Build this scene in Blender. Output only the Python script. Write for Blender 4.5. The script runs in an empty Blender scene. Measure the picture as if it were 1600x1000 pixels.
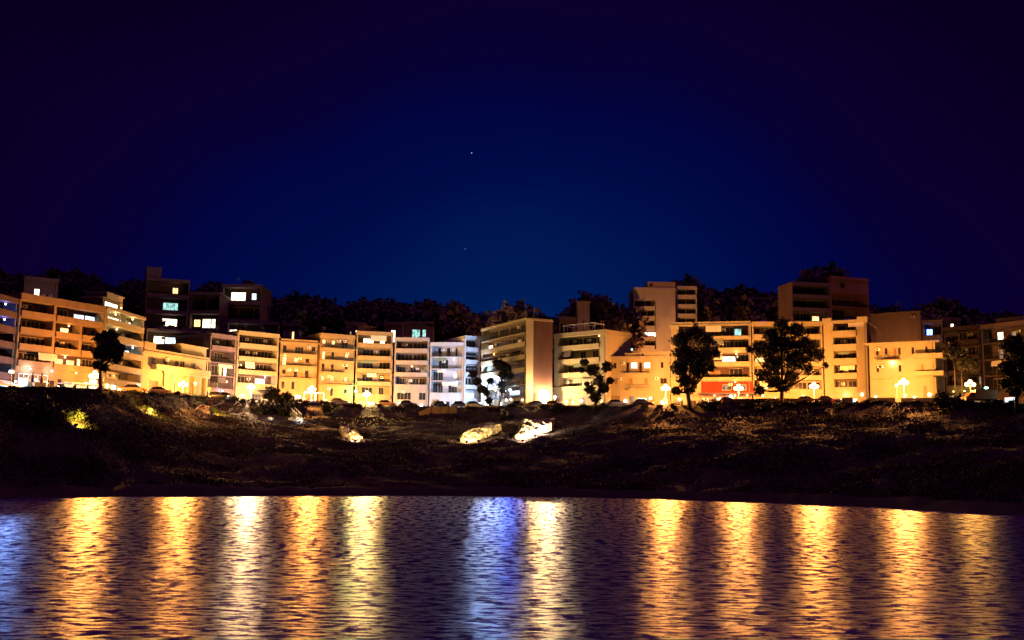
import bpy, math, random
import numpy as np
from mathutils import Vector, Matrix, Euler

# ---------------------------------------------------------------- camera
F = 1669.0
CAMZ = 5.0
PITCH = math.radians(7.5); ROLL = math.radians(0.75)
sc = bpy.context.scene
cam = bpy.data.cameras.new('camera'); camo = bpy.data.objects.new('camera', cam)
sc.collection.objects.link(camo); sc.camera = camo
cam.sensor_width = 36; cam.lens = 36 * F / 1600; cam.clip_start = 0.1; cam.clip_end = 12000
CM = Matrix.Rotation(math.pi/2 + PITCH, 3, 'X') @ Matrix.Rotation(ROLL, 3, 'Z')
camo.matrix_world = Matrix.Translation((0, 0, CAMZ)) @ CM.to_4x4()
sc.render.engine = 'CYCLES'
sc.cycles.use_denoising = True; sc.cycles.denoising_prefilter = 'FAST'; sc.cycles.use_adaptive_sampling = False; sc.cycles.sample_clamp_indirect = 2.0; sc.cycles.use_light_tree = True
sc.cycles.max_bounces = 5; sc.cycles.diffuse_bounces = 1; sc.cycles.glossy_bounces = 3
sc.cycles.transparent_max_bounces = 8
sc.cycles.caustics_reflective = True; sc.cycles.caustics_refractive = False
sc.view_settings.view_transform = 'Standard'; sc.view_settings.look = 'None'
sc.view_settings.exposure = 0.0; sc.view_settings.gamma = 1.0

# ---------------------------------------------------------------- world: dusk sky, blue low in the middle, violet navy above
w = bpy.data.worlds.new('World'); sc.world = w; w.use_nodes = True
nt = w.node_tree; nt.nodes.clear(); N = nt.nodes.new; L = nt.links.new
out = N('ShaderNodeOutputWorld'); bg = N('ShaderNodeBackground'); L(bg.outputs[0], out.inputs[0])
tc = N('ShaderNodeTexCoord'); sep = N('ShaderNodeSeparateXYZ'); L(tc.outputs['Generated'], sep.inputs[0])
def wm(op, a, b=None):
    n = N('ShaderNodeMath'); n.operation = op
    for i, v in enumerate((a, b)):
        if v is None: continue
        if isinstance(v, (int, float)): n.inputs[i].default_value = v
        else: L(v, n.inputs[i])
    return n.outputs[0]
sx = wm('DIVIDE', sep.outputs[0], 1.45)
sy = wm('MINIMUM', sep.outputs[1], 0.0); 
sz = wm('SUBTRACT', sep.outputs[2], 0.10)
rr = wm('SQRT', wm('ADD', wm('ADD', wm('MULTIPLY', sx, sx), wm('MULTIPLY', sy, sy)), wm('MULTIPLY', sz, sz)))
wn = N('ShaderNodeTexNoise'); wn.inputs['Scale'].default_value = 2.2; wn.inputs['Detail'].default_value = 8
L(tc.outputs['Generated'], wn.inputs['Vector'])
rr = wm('ADD', rr, wm('MULTIPLY', wm('SUBTRACT', wn.outputs[0], 0.5), 0.17))
ramp = N('ShaderNodeValToRGB'); L(rr, ramp.inputs[0])
cr = ramp.color_ramp
def srgb(r, g, b):
    return tuple((c/255/12.92 if c/255 <= .04045 else ((c/255+.055)/1.055)**2.4) for c in (r, g, b)) + (1,)
stops = [(0.0, (1, 32, 90)), (0.07, (0, 25, 82)), (0.14, (0, 13, 70)), (0.21, (1, 5, 64)), (0.26, (6, 2, 50)), (0.31, (11, 1, 43)), (0.38, (7, 0, 29)), (0.6, (4, 0, 18))]
while len(cr.elements) < len(stops): cr.elements.new(0.5)
for e, (p, c) in zip(cr.elements, stops): e.position = p; e.color = srgb(*c)
L(ramp.outputs[0], bg.inputs[0]); bg.inputs[1].default_value = 1.0

# ---------------------------------------------------------------- added violet fill light, high and slightly behind the camera, lifting the dark slope
sun = bpy.data.lights.new('violet_fill', 'SUN'); sun.energy = 0.62; sun.angle = math.radians(30); sun.color = (0.62, 0.12, 0.62)
suno = bpy.data.objects.new('violet_fill', sun); sc.collection.objects.link(suno)
suno.rotation_euler = Euler((math.radians(16), 0, math.radians(35)))

# ---------------------------------------------------------------- helpers
rng = random.Random(7)
nr = np.random.RandomState(5)
def link(o, parent=None):
    sc.collection.objects.link(o)
    if parent: o.parent = parent
    return o
def tag(o, label=None, cat=None, group=None, kind=None):
    if label: o['label'] = label
    if cat: o['category'] = cat
    if group: o['group'] = group
    if kind: o['kind'] = kind
    return o
def empty(name, loc, rz=0):
    o = bpy.data.objects.new(name, None); link(o); o.location = loc; o.rotation_euler = (0, 0, rz); return o
def copy_tree(o, parent=None):
    c = o.copy(); sc.collection.objects.link(c); c.parent = parent
    for ch in o.children: copy_tree(ch, c)
    return c
def ray(px, py):
    return CM @ Vector(((px-800)/F, (500-py)/F, -1))
def at(px, py, y):
    d = ray(px, py); return Vector((0, 0, CAMZ)) + d * (y / d.y)

class MB:
    def __init__(s): s.v = []; s.f = []
    def box(s, x0, x1, y0, y1, z0, z1):
        n = len(s.v)
        s.v += [(x0,y0,z0),(x1,y0,z0),(x1,y1,z0),(x0,y1,z0),(x0,y0,z1),(x1,y0,z1),(x1,y1,z1),(x0,y1,z1)]
        s.f += [tuple(n+i for i in q) for q in ((0,3,2,1),(4,5,6,7),(0,1,5,4),(1,2,6,5),(2,3,7,6),(3,0,4,7))]
        return s
    def prism(s, pts, y0, y1):            # polygon in xz extruded along y
        n = len(s.v); k = len(pts)
        s.v += [(x, y0, z) for x, z in pts] + [(x, y1, z) for x, z in pts]
        s.f += [tuple(n+i for i in range(k)), tuple(n+k+i for i in reversed(range(k)))]
        s.f += [(n+i, n+k+i, n+k+(i+1) % k, n+(i+1) % k) for i in range(k)]
        return s
    def plan(s, pts, z0, z1):             # polygon in xy extruded up
        n = len(s.v); k = len(pts)
        s.v += [(x, y, z0) for x, y in pts] + [(x, y, z1) for x, y in pts]
        s.f += [tuple(n+i for i in reversed(range(k))), tuple(n+k+i for i in range(k))]
        s.f += [(n+i, n+(i+1) % k, n+k+(i+1) % k, n+k+i) for i in range(k)]
        return s
    def tube(s, pts, rads, seg=8, cap=True):
        n0 = len(s.v); pts = [Vector(p) for p in pts]
        for i, p in enumerate(pts):
            d = (pts[min(i+1, len(pts)-1)] - pts[max(i-1, 0)]).normalized()
            a = d.cross(Vector((0, 1, 0)) if abs(d.y) < .9 else Vector((1, 0, 0))).normalized(); b = d.cross(a)
            for k in range(seg):
                t = 2*math.pi*k/seg
                s.v.append(tuple(p + (a*math.cos(t) + b*math.sin(t))*rads[i]))
        for i in range(len(pts)-1):
            for k in range(seg):
                s.f.append((n0+i*seg+k, n0+i*seg+(k+1) % seg, n0+(i+1)*seg+(k+1) % seg, n0+(i+1)*seg+k))
        if cap:
            s.f.append(tuple(n0+k for k in reversed(range(seg)))); s.f.append(tuple(n0+(len(pts)-1)*seg+k for k in range(seg)))
        return s
    def ball(s, c, r, seg=12, rings=8, sq=(1, 1, 1), jit=0, rnd=None):
        n0 = len(s.v)
        for i in range(rings+1):
            ph = math.pi*i/rings
            for k in range(seg):
                t = 2*math.pi*k/seg; j = 1 + (rnd.uniform(-jit, jit) if rnd else 0)
                s.v.append((c[0]+r*sq[0]*j*math.sin(ph)*math.cos(t), c[1]+r*sq[1]*j*math.sin(ph)*math.sin(t), c[2]+r*sq[2]*j*math.cos(ph)))
        for i in range(rings):
            for k in range(seg):
                s.f.append((n0+i*seg+k, n0+(i+1)*seg+k, n0+(i+1)*seg+(k+1) % seg, n0+i*seg+(k+1) % seg))
        return s
    def mesh(s, name, mat, smooth=False):
        m = bpy.data.meshes.new(name); m.from_pydata(s.v, [], s.f); m.materials.append(mat); m.validate()
        if smooth: m.polygons.foreach_set('use_smooth', [True]*len(m.polygons))
        m.update(); return m
    def build(s, name, mat, parent=None, smooth=False, loc=(0, 0, 0)):
        o = bpy.data.objects.new(name, s.mesh(name, mat, smooth)); o.location = loc; return link(o, parent)

# ---------------------------------------------------------------- materials
def pmat(name, col, rough=.85, noise=0.25, scale=0.6, bump=0.0, metal=0, spec=.3, col2=None, streak=False):
    m = bpy.data.materials.new(name); m.use_nodes = True; t = m.node_tree; b = t.nodes['Principled BSDF']
    b.inputs['Roughness'].default_value = rough; b.inputs['Metallic'].default_value = metal; b.inputs['Specular IOR Level'].default_value = spec
    tcn = t.nodes.new('ShaderNodeTexCoord'); no = t.nodes.new('ShaderNodeTexNoise'); no.inputs['Scale'].default_value = scale; no.inputs['Detail'].default_value = 6
    if streak:
        mp = t.nodes.new('ShaderNodeMapping'); mp.inputs['Scale'].default_value = (1, 1, .22)
        t.links.new(tcn.outputs['Object'], mp.inputs[0]); t.links.new(mp.outputs[0], no.inputs['Vector'])
    else: t.links.new(tcn.outputs['Object'], no.inputs['Vector'])
    r = t.nodes.new('ShaderNodeValToRGB'); r.color_ramp.elements[0].position = .3; r.color_ramp.elements[1].position = .7
    c2 = col2 or tuple(c*(1-noise) for c in col)
    r.color_ramp.elements[0].color = (*c2, 1); r.color_ramp.elements[1].color = (*col, 1)
    t.links.new(no.outputs[0], r.inputs[0]); t.links.new(r.outputs[0], b.inputs['Base Color'])
    if bump:
        n2 = t.nodes.new('ShaderNodeTexNoise'); n2.inputs['Scale'].default_value = scale*6; n2.inputs['Detail'].default_value = 5
        t.links.new(tcn.outputs['Object'], n2.inputs['Vector'])
        bp = t.nodes.new('ShaderNodeBump'); bp.inputs['Strength'].default_value = bump; bp.inputs['Distance'].default_value = .2
        t.links.new(n2.outputs[0], bp.inputs['Height']); t.links.new(bp.outputs[0], b.inputs['Normal'])
    return m
def emat(name, col, strength, var=.5, scale=1.3, transp=0.0):
    m = bpy.data.materials.new(name); m.use_nodes = True; t = m.node_tree; t.nodes.clear()
    o = t.nodes.new('ShaderNodeOutputMaterial'); e = t.nodes.new('ShaderNodeEmission'); e.inputs[0].default_value = (*col, 1); e.inputs[1].default_value = strength
    if var:
        tcn = t.nodes.new('ShaderNodeTexCoord'); no = t.nodes.new('ShaderNodeTexNoise'); no.inputs['Scale'].default_value = scale; no.inputs['Detail'].default_value = 2
        geo = t.nodes.new('ShaderNodeNewGeometry'); t.links.new(geo.outputs['Position'], no.inputs['Vector'])
        mr = t.nodes.new('ShaderNodeMapRange'); mr.inputs[1].default_value = .35; mr.inputs[2].default_value = .65
        mr.inputs[3].default_value = strength*(1-var); mr.inputs[4].default_value = strength*(1+var*.6)
        t.links.new(no.outputs[0], mr.inputs[0]); t.links.new(mr.outputs[0], e.inputs[1])
    if transp:
        tr = t.nodes.new('ShaderNodeBsdfTransparent'); mx = t.nodes.new('ShaderNodeMixShader'); mx.inputs[0].default_value = 1-transp
        t.links.new(tr.outputs[0], mx.inputs[1]); t.links.new(e.outputs[0], mx.inputs[2]); t.links.new(mx.outputs[0], o.inputs[0])
    else: t.links.new(e.outputs[0], o.inputs[0])
    m.cycles.emission_sampling = 'NONE'
    return m
M = {}
M['umber'] = pmat('umber_plaster', (.10, .062, .065), noise=.3, streak=True)
M['shade_brown'] = pmat('recess_shade_brown', (.09, .045, .035), noise=.3, streak=True)  # brown that also carries the balcony recess shade in its colour
M['brick'] = pmat('reddish_plaster', (.36, .18, .14), noise=.3, streak=True)
M['cream'] = pmat('cream_plaster', (.35, .30, .19), noise=.18, streak=True)
M['ochre'] = pmat('ochre_plaster', (.33, .225, .115), noise=.22, streak=True)
M['white'] = pmat('white_plaster', (.45, .43, .45), noise=.15, streak=True)
M['pink'] = pmat('pale_pink_plaster', (.34, .27, .25), noise=.18, streak=True)
M['grey'] = pmat('grey_plaster', (.30, .28, .28), noise=.25, streak=True)
M['tan'] = pmat('tan_plaster', (.36, .27, .20), noise=.25, streak=True)
M['red'] = pmat('red_plaster', (.45, .028, .012), noise=.25, streak=True)
M['dim'] = pmat('dark_plaster', (.20, .14, .17), noise=.3, streak=True)
M['roof'] = pmat('roof_screed', (.30, .26, .24), noise=.3)
M['frame'] = pmat('window_frame_paint', (.30, .24, .19), rough=.5, noise=.1)
M['wframe'] = pmat('white_frame_paint', (.75, .74, .72), rough=.5, noise=.05)
M['wood'] = pmat('brown_wood', (.22, .10, .045), rough=.6, noise=.4, scale=3)
M['shutter'] = pmat('brown_shutter_paint', (.24, .13, .07), rough=.6, noise=.25, scale=4)
M['iron'] = pmat('black_iron', (.05, .045, .045), rough=.5, noise=.2, scale=5)
M['steel'] = pmat('galvanised_steel', (.45, .45, .46), rough=.4, noise=.2, metal=.6)
M['glass'] = pmat('dark_glass', (.025, .022, .028), rough=.12, noise=.3, spec=.6)
M['awn'] = pmat('canvas_awning', (.75, .68, .55), noise=.15)
M['awng'] = pmat('striped_green_canvas', (.22, .28, .2), noise=.3)
M['awnd'] = pmat('dark_canvas', (.10, .08, .09), noise=.2)
M['warm'] = emat('warm_lit_room', (1, .62, .22), 2.6)
M['white_l'] = emat('white_lit_room', (1, .86, .62), 3.2)
M['cool'] = emat('cool_lit_room', (.62, .85, 1), 2.6)
M['cyan'] = emat('pale_cyan_lit_room', (.42, .85, .78), 1.1, var=.6)
M['blue'] = emat('blue_lit_room', (.12, .25, 1), 9.0, var=.4)
M['dimw'] = emat('dim_lit_room', (.8, .50, .30), .55, var=.7)
M['asphalt'] = pmat('asphalt', (.055, .052, .05), noise=.3, bump=.2)
M['rock'] = pmat('pale_limestone', (.48, .40, .28), noise=.45, scale=1.5, bump=.8, col2=(.12, .08, .05))
M['conc'] = pmat('old_concrete', (.32, .28, .22), noise=.3, scale=1.0, bump=.2)
M['bark'] = pmat('pale_bark', (.30, .22, .15), noise=.5, scale=3, bump=.5)
M['bark2'] = pmat('dark_bark', (.10, .07, .05), noise=.5, scale=3, bump=.5)
M['leaf'] = pmat('dark_foliage', (.045, .040, .028), rough=.7, noise=.6, scale=.8)
M['leaf2'] = pmat('olive_foliage', (.024, .02, .012), rough=.7, noise=.5, scale=.8)
M['leafh'] = pmat('pine_foliage', (.11, .075, .10), rough=.8, noise=.5, scale=.5)
M['scrub'] = pmat('dry_grass_blades', (.028, .015, .018), noise=.6, scale=.08, col2=(.018, .010, .016))
M['tarp'] = pmat('ochre_fence_panel', (.42, .27, .12), noise=.25, scale=1.2)
M['tyre'] = pmat('rubber', (.02, .02, .02), noise=.2)
M['carglass'] = pmat('car_glass', (.02, .02, .022), rough=.08, noise=.1, spec=.7)
M['ballw'] = emat('warm_glow_ball', (1, .62, .22), 9, var=0); M['ballc'] = emat('white_glow_ball', (1, .88, .66), 10, var=0); M['ballb'] = emat('cool_glow_ball', (.6, .78, 1), 10, var=0)  # for the glowing balls added along the street fronts
M['globe'] = emat('lamp_globe_glass', (1, .58, .16), 20, var=0, transp=.45)
M['globec'] = emat('white_lamp_globe_glass', (.75, .85, 1), 20, var=0, transp=.45)
for k, c in {'dark': (.03, .03, .035), 'orange': (.60, .32, .10), 'silver': (.5, .5, .52), 'white': (.75, .74, .72), 'redc': (.35, .03, .02), 'blueC': (.04, .06, .14)}.items():
    M['car_'+k] = pmat(k+'_car_paint', c, rough=.3, noise=.05, spec=.6)

# ---------------------------------------------------------------- terrain
def vnoise(x, y, s, seed):
    x = np.asarray(x, float)/s; y = np.asarray(y, float)/s
    xi = np.floor(x).astype(np.int64); yi = np.floor(y).astype(np.int64); fx = x-xi; fy = y-yi
    fx = fx*fx*(3-2*fx); fy = fy*fy*(3-2*fy)
    def h(a, b):
        n = (a*374761393 + b*668265263 + seed*1442695041) & 0x7fffffff
        n = ((n ^ (n >> 13))*1274126177) & 0x7fffffff
        return ((n ^ (n >> 16)) & 0xffff)/65535.0
    return (h(xi, yi)*(1-fx)+h(xi+1, yi)*fx)*(1-fy)+(h(xi, yi+1)*(1-fx)+h(xi+1, yi+1)*fx)*fy
def tb(xs, ys): return lambda p: np.interp(p, xs, ys)
SHORE = tb([-600, 0, 300, 600, 800, 1000, 1200, 1400, 1500, 1600, 2200], [80, 122, 137, 149, 153, 150, 140, 127, 118, 112, 80])
DB = tb([-600, 0, 30, 158, 222, 320, 370, 434, 495, 553, 613, 725, 752, 865, 947, 1050, 1200, 1290, 1358, 1475, 1600, 2200],
        [130, 160, 168, 183, 200, 228, 238, 245, 250, 256, 258, 256, 252, 240, 230, 226, 222, 220, 216, 205, 195, 140])
ZS = tb([-600, 0, 150, 286, 390, 487, 578, 700, 855, 1040, 1272, 1412, 1600, 2200], [13, 13.6, 13.9, 15, 15.9, 16, 15.8, 15.4, 15, 15.6, 16, 16, 15.3, 14])
PB = tb([-600, 0, 100, 200, 300, 400, 500, 600, 700, 900, 1000, 1100, 1200, 1500, 1600, 2200], [600, 608, 609, 614, 621, 628, 632, 636, 638, 638, 636, 634, 632, 631, 634, 640])
def horiz(p): return 500 + 219.7 + (p-800)*0.01309
HILL = tb([-600, 0, 200, 420, 600, 740, 850, 980, 1100, 1240, 1350, 1450, 1600, 2200], [.148, .153, .150, .126, .112, .110, .114, .122, .134, .130, .118, .118, .122, .122])
def Hgt(x, y):
    x = np.asarray(x, float); y = np.asarray(y, float)
    p = 800 + F*x/np.maximum(y, 1)
    ds = SHORE(p); db = DB(p); zs = ZS(p)
    zb = CAMZ + (horiz(p)-PB(p))/F*(db-15)*1.0085
    zk = CAMZ + (horiz(p)-PB(p)-20)/F*(db-22)*1.0085
    zh = CAMZ + HILL(p)*450
    ks = [(ds-8, -3+0*p), (ds, -.25+0*p), (ds+2.5, 1.0+0*p), (ds+2.5+(db-24.5-ds)*.62, 1.0+(zk-1.0)*.66), (db-22, zk), (db-16, zb), (db-11.5, zb), (db-9.5, zs), (db+14, zs), (db+26, zs+2), (450+0*p, zh), (560+0*p, zh-2), (1200+0*p, 6+0*p)]
    z = np.where(y < ks[0][0], -3.0, 0.0)
    for (a, za), (b, zb2) in zip(ks[:-1], ks[1:]):
        t = (y-a)/(b-a); z = np.where((y >= a) & (y < b), za+(zb2-za)*t, z)
    z = np.where(y >= 1200, 6.0, z)
    n = (vnoise(x, y, 14, 1)-.5)*1.5 + (vnoise(x, y, 5, 2)-.5)*.45 + (vnoise(x, y, 1.8, 3)-.5)*.2
    mask = np.clip((y-ds-1)/10, 0, 1)*np.clip((db-21-y)/10, 0, 1)
    n = np.where(y > db-45, n*.8, n); z = z + n*mask + np.clip((y-ds+1)/3, 0, 1)*np.clip((db-14-y)/6, 0, 1)*((vnoise(x, y, 2.5, 8)-.4)*.5)
    z = z + np.clip((y-db-30)/40, 0, 1)*((vnoise(x, y, 40, 4)-.5)*7)
    return z
def H(x, y): return float(Hgt(x, y))
def hit(px, py, y0=105, y1=600):
    d = ray(px, py); ys = np.arange(y0, y1, .25); z = CAMZ + d.z/d.y*ys; x = d.x/d.y*ys
    k = np.nonzero(Hgt(x, ys) >= z)[0]
    y = ys[k[0]] if len(k) else y1
    return Vector((d.x/d.y*y, y, H(d.x/d.y*y, y)))
pc = np.concatenate([np.arange(-1100, -100, 60), np.arange(-100, 1700, 5.0), np.arange(1700, 2800, 60)])
yr = np.concatenate([np.arange(78, 100, 6), np.arange(100, 262, .7), np.arange(262, 470, 5), np.arange(470, 1300, 50), [3000, 6000]])
PX, YR = np.meshgrid(pc, yr); XX = (PX-800)/F*YR; ZZ = Hgt(XX, YR)
def grid_obj(name, X, Y, Z, mat, smooth=True):
    r, c = X.shape; me = bpy.data.meshes.new(name)
    me.vertices.add(r*c); me.vertices.foreach_set('co', np.stack([X, Y, Z], -1).astype(np.float32).ravel())
    i = np.arange(r-1)[:, None]*c + np.arange(c-1)[None, :]
    q = np.stack([i, i+1, i+c+1, i+c], -1).reshape(-1, 4).astype(np.int32)
    me.loops.add(q.size); me.loops.foreach_set('vertex_index', q.ravel())
    me.polygons.add(len(q)); me.polygons.foreach_set('loop_start', np.arange(0, q.size, 4, dtype=np.int32)); me.polygons.foreach_set('loop_total', np.full(len(q), 4, np.int32))
    me.update(calc_edges=True); me.polygons.foreach_set('use_smooth', np.full(len(q), smooth)); me.materials.append(mat)
    return link(bpy.data.objects.new(name, me))
gm = pmat('dry_hillside_soil', (.026, .014, .017), noise=.6, scale=.10, bump=.3, col2=(.025, .017, .02))
tag(grid_obj('ground', XX, YR, ZZ, gm), kind='structure')
# street sheet, a few mm above the ground
ps = np.arange(-300, 1900, 10.0); tt = np.linspace(-9.2, -2.0, 6); P2, T2 = np.meshgrid(ps, tt); Y2 = DB(P2)+T2; X2 = (P2-800)/F*Y2
tag(grid_obj('road', X2, Y2, Hgt(X2, Y2)+.03, M['asphalt']), kind='structure')
tt = np.linspace(-2.0, 0.5, 3); P2, T2 = np.meshgrid(ps, tt); Y2 = DB(P2)+T2; X2 = (P2-800)/F*Y2
tag(grid_obj('pavement', X2, Y2, Hgt(X2, Y2)+.14, M['conc']), kind='structure')

# ---------------------------------------------------------------- water
def make_water():
    yy = [14.0]
    while yy[-1] < 158: yy.append(yy[-1]*1.0034 + .005)
    yy = np.array(yy)
    uu = np.concatenate([np.linspace(-2.2, -.56, 40)[:-1], np.linspace(-.56, .56, 900), np.linspace(.56, 2.2, 40)[1:]])
    U, Y = np.meshgrid(uu, yy); X = U*Y; Z = np.zeros_like(X)
    r = np.random.RandomState(3)
    for k in range(60):
        lam = 0.28*(9**(r.rand()))
        th = r.normal(0, .38) + (0 if k % 3 else .4)
        kx = 2*math.pi/lam*math.sin(th); ky = 2*math.pi/lam*math.cos(th)
        amp = 0.0014*lam**1.0*(.6+.8*r.rand())*(.6 if lam > 1.6 else 1)
        dyn = np.clip(1.6 - (np.gradient(yy)[:, None]*3.2/lam), 0, 1)
        Z += amp*dyn*np.sin(kx*X+ky*Y+r.rand()*6.28)
    patch = .65+.7*vnoise(X, Y*.6, 9, 11)
    Z *= patch
    m = bpy.data.materials.new('sea_water'); m.use_nodes = True; t = m.node_tree; b = t.nodes['Principled BSDF']
    b.inputs['Base Color'].default_value = (.012, .006, .03, 1); b.inputs['Roughness'].default_value = .17; b.inputs['IOR'].default_value = 1.34
    tcn = t.nodes.new('ShaderNodeTexCoord'); sp_ = t.nodes.new('ShaderNodeSeparateXYZ'); t.links.new(tcn.outputs['Object'], sp_.inputs[0])
    def rng_(a0, a1, b0, b1):
        mr = t.nodes.new('ShaderNodeMapRange'); mr.inputs[1].default_value = a0; mr.inputs[2].default_value = a1; mr.inputs[3].default_value = b0; mr.inputs[4].default_value = b1
        t.links.new(sp_.outputs[1], mr.inputs[0]); return mr.outputs[0]
    def nz(sx_, sy_, off, rot=0.0, det=3):
        mp = t.nodes.new('ShaderNodeMapping'); mp.inputs['Scale'].default_value = (sx_, sy_, 1); mp.inputs['Location'].default_value = (off, off*3, 0); mp.inputs['Rotation'].default_value = (0, 0, rot); t.links.new(tcn.outputs['Object'], mp.inputs[0])
        n = t.nodes.new('ShaderNodeTexNoise'); n.inputs['Scale'].default_value = 1; n.inputs['Detail'].default_value = det; n.inputs['Roughness'].default_value = .65; t.links.new(mp.outputs[0], n.inputs['Vector']); return n.outputs[0]
    def mth(op, a, b_):
        n = t.nodes.new('ShaderNodeMath'); n.operation = op
        for i_, v in enumerate((a, b_)):
            if isinstance(v, (int, float)): n.inputs[i_].default_value = v
            else: t.links.new(v, n.inputs[i_])
        return n.outputs[0]
    def mix(fac, a, b_):
        return mth('ADD', mth('MULTIPLY', a, mth('SUBTRACT', 1.0, fac)), mth('MULTIPLY', b_, fac))
    pat = mix(rng_(40, 110, 0, 1), nz(1.6, 2.6, 3.1, .06, 5), nz(1.9, .42, 9.2, -.05, 3))   # wind ripples: finer near the camera, long patches further out
    mrp = t.nodes.new('ShaderNodeMapRange'); mrp.inputs[1].default_value = .36; mrp.inputs[2].default_value = .64; mrp.inputs[3].default_value = .95; mrp.inputs[4].default_value = 1.1; t.links.new(pat, mrp.inputs[0])
    t.links.new(mth('MULTIPLY', rng_(25, 140, .29, .31), mrp.outputs[0]), b.inputs['Roughness'])
    t.links.new(rng_(40, 125, .93, .2), b.inputs['Anisotropic'])
    tg = t.nodes.new('ShaderNodeCombineXYZ'); tg.inputs[1].default_value = 1.0; t.links.new(tg.outputs[0], b.inputs['Tangent'])
    # dark wavelet faces painted by a noise mask that swaps reflection for dark colour
    crest = mix(rng_(60, 120, 0, 1), mix(rng_(34, 60, 0, 1), nz(1.15, 3.1, 1.7, .06, 7), nz(1.3, 1.35, 5.5, -.07, 7)), nz(1.7, .42, 2.2, .05, 6))
    mrc = t.nodes.new('ShaderNodeMapRange'); mrc.inputs[1].default_value = .47; mrc.inputs[2].default_value = .52; mrc.inputs[3].default_value = .0; mrc.inputs[4].default_value = 1.0; t.links.new(crest, mrc.inputs[0])
    last = None
    for (sx_, sy_, det, dist, st) in ((.55, 1.9, 7, .08, rng_(25, 150, 1, .5)), (2.2, 3.8, 4, .022, rng_(25, 90, 1, .5)), (1.7, .45, 3, .07, rng_(35, 120, .02, 1))):
        mp = t.nodes.new('ShaderNodeMapping'); mp.inputs['Scale'].default_value = (sx_, sy_, 1); mp.inputs['Location'].default_value = (sx_*7, dist*50, 0); mp.inputs['Rotation'].default_value = (0, 0, .15 if dist > .1 else -.3); t.links.new(tcn.outputs['Object'], mp.inputs[0])
        n1 = t.nodes.new('ShaderNodeTexNoise'); n1.inputs['Scale'].default_value = 1; n1.inputs['Detail'].default_value = det; n1.inputs['Roughness'].default_value = .6
        t.links.new(mp.outputs[0], n1.inputs['Vector'])
        bp = t.nodes.new('ShaderNodeBump'); bp.inputs['Distance'].default_value = dist; t.links.new(st, bp.inputs['Strength'])
        t.links.new(n1.outputs[0], bp.inputs['Height'])
        if last: t.links.new(last, bp.inputs['Normal'])
        last = bp.outputs[0]
    t.links.new(last, b.inputs['Normal'])
    # two facet scales over the same ripples: ruffled patches, and calmer, glossier facets between them
    def gloss(rough, anis):
        g = t.nodes.new('ShaderNodeBsdfAnisotropic'); g.distribution = 'BECKMANN'; g.inputs['Color'].default_value = (1, 1, 1, 1)
        t.links.new(rough, g.inputs['Roughness']); t.links.new(last, g.inputs['Normal'])
        if anis is not None: t.links.new(anis, g.inputs['Anisotropy']); t.links.new(tg.outputs[0], g.inputs['Tangent'])
        return g.outputs[0]
    ga = gloss(mth('MULTIPLY', rng_(25, 140, .29, .33), mrp.outputs[0]), rng_(40, 135, -.55, -.10))
    gb = gloss(mth('MULTIPLY', rng_(25, 140, .12, .24), mrp.outputs[0]), None)
    mx = t.nodes.new('ShaderNodeMixShader'); mx.inputs[0].default_value = .30; t.links.new(ga, mx.inputs[1]); t.links.new(gb, mx.inputs[2])
    dk = t.nodes.new('ShaderNodeBsdfDiffuse'); dk.inputs['Color'].default_value = (.05, .02, .13, 1)
    fz = t.nodes.new('ShaderNodeFresnel'); fz.inputs['IOR'].default_value = 1.34; t.links.new(last, fz.inputs['Normal'])
    mx2 = t.nodes.new('ShaderNodeMixShader'); t.links.new(mth('MULTIPLY', mrc.outputs[0], fz.outputs[0]), mx2.inputs[0]); t.links.new(dk.outputs[0], mx2.inputs[1]); t.links.new(mx.outputs[0], mx2.inputs[2])
    t.links.new(mx2.outputs[0], t.nodes['Material Output'].inputs['Surface']); t.nodes.remove(b)
    tag(grid_obj('water', X, Y, Z, m), kind='structure')
make_water()

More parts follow.
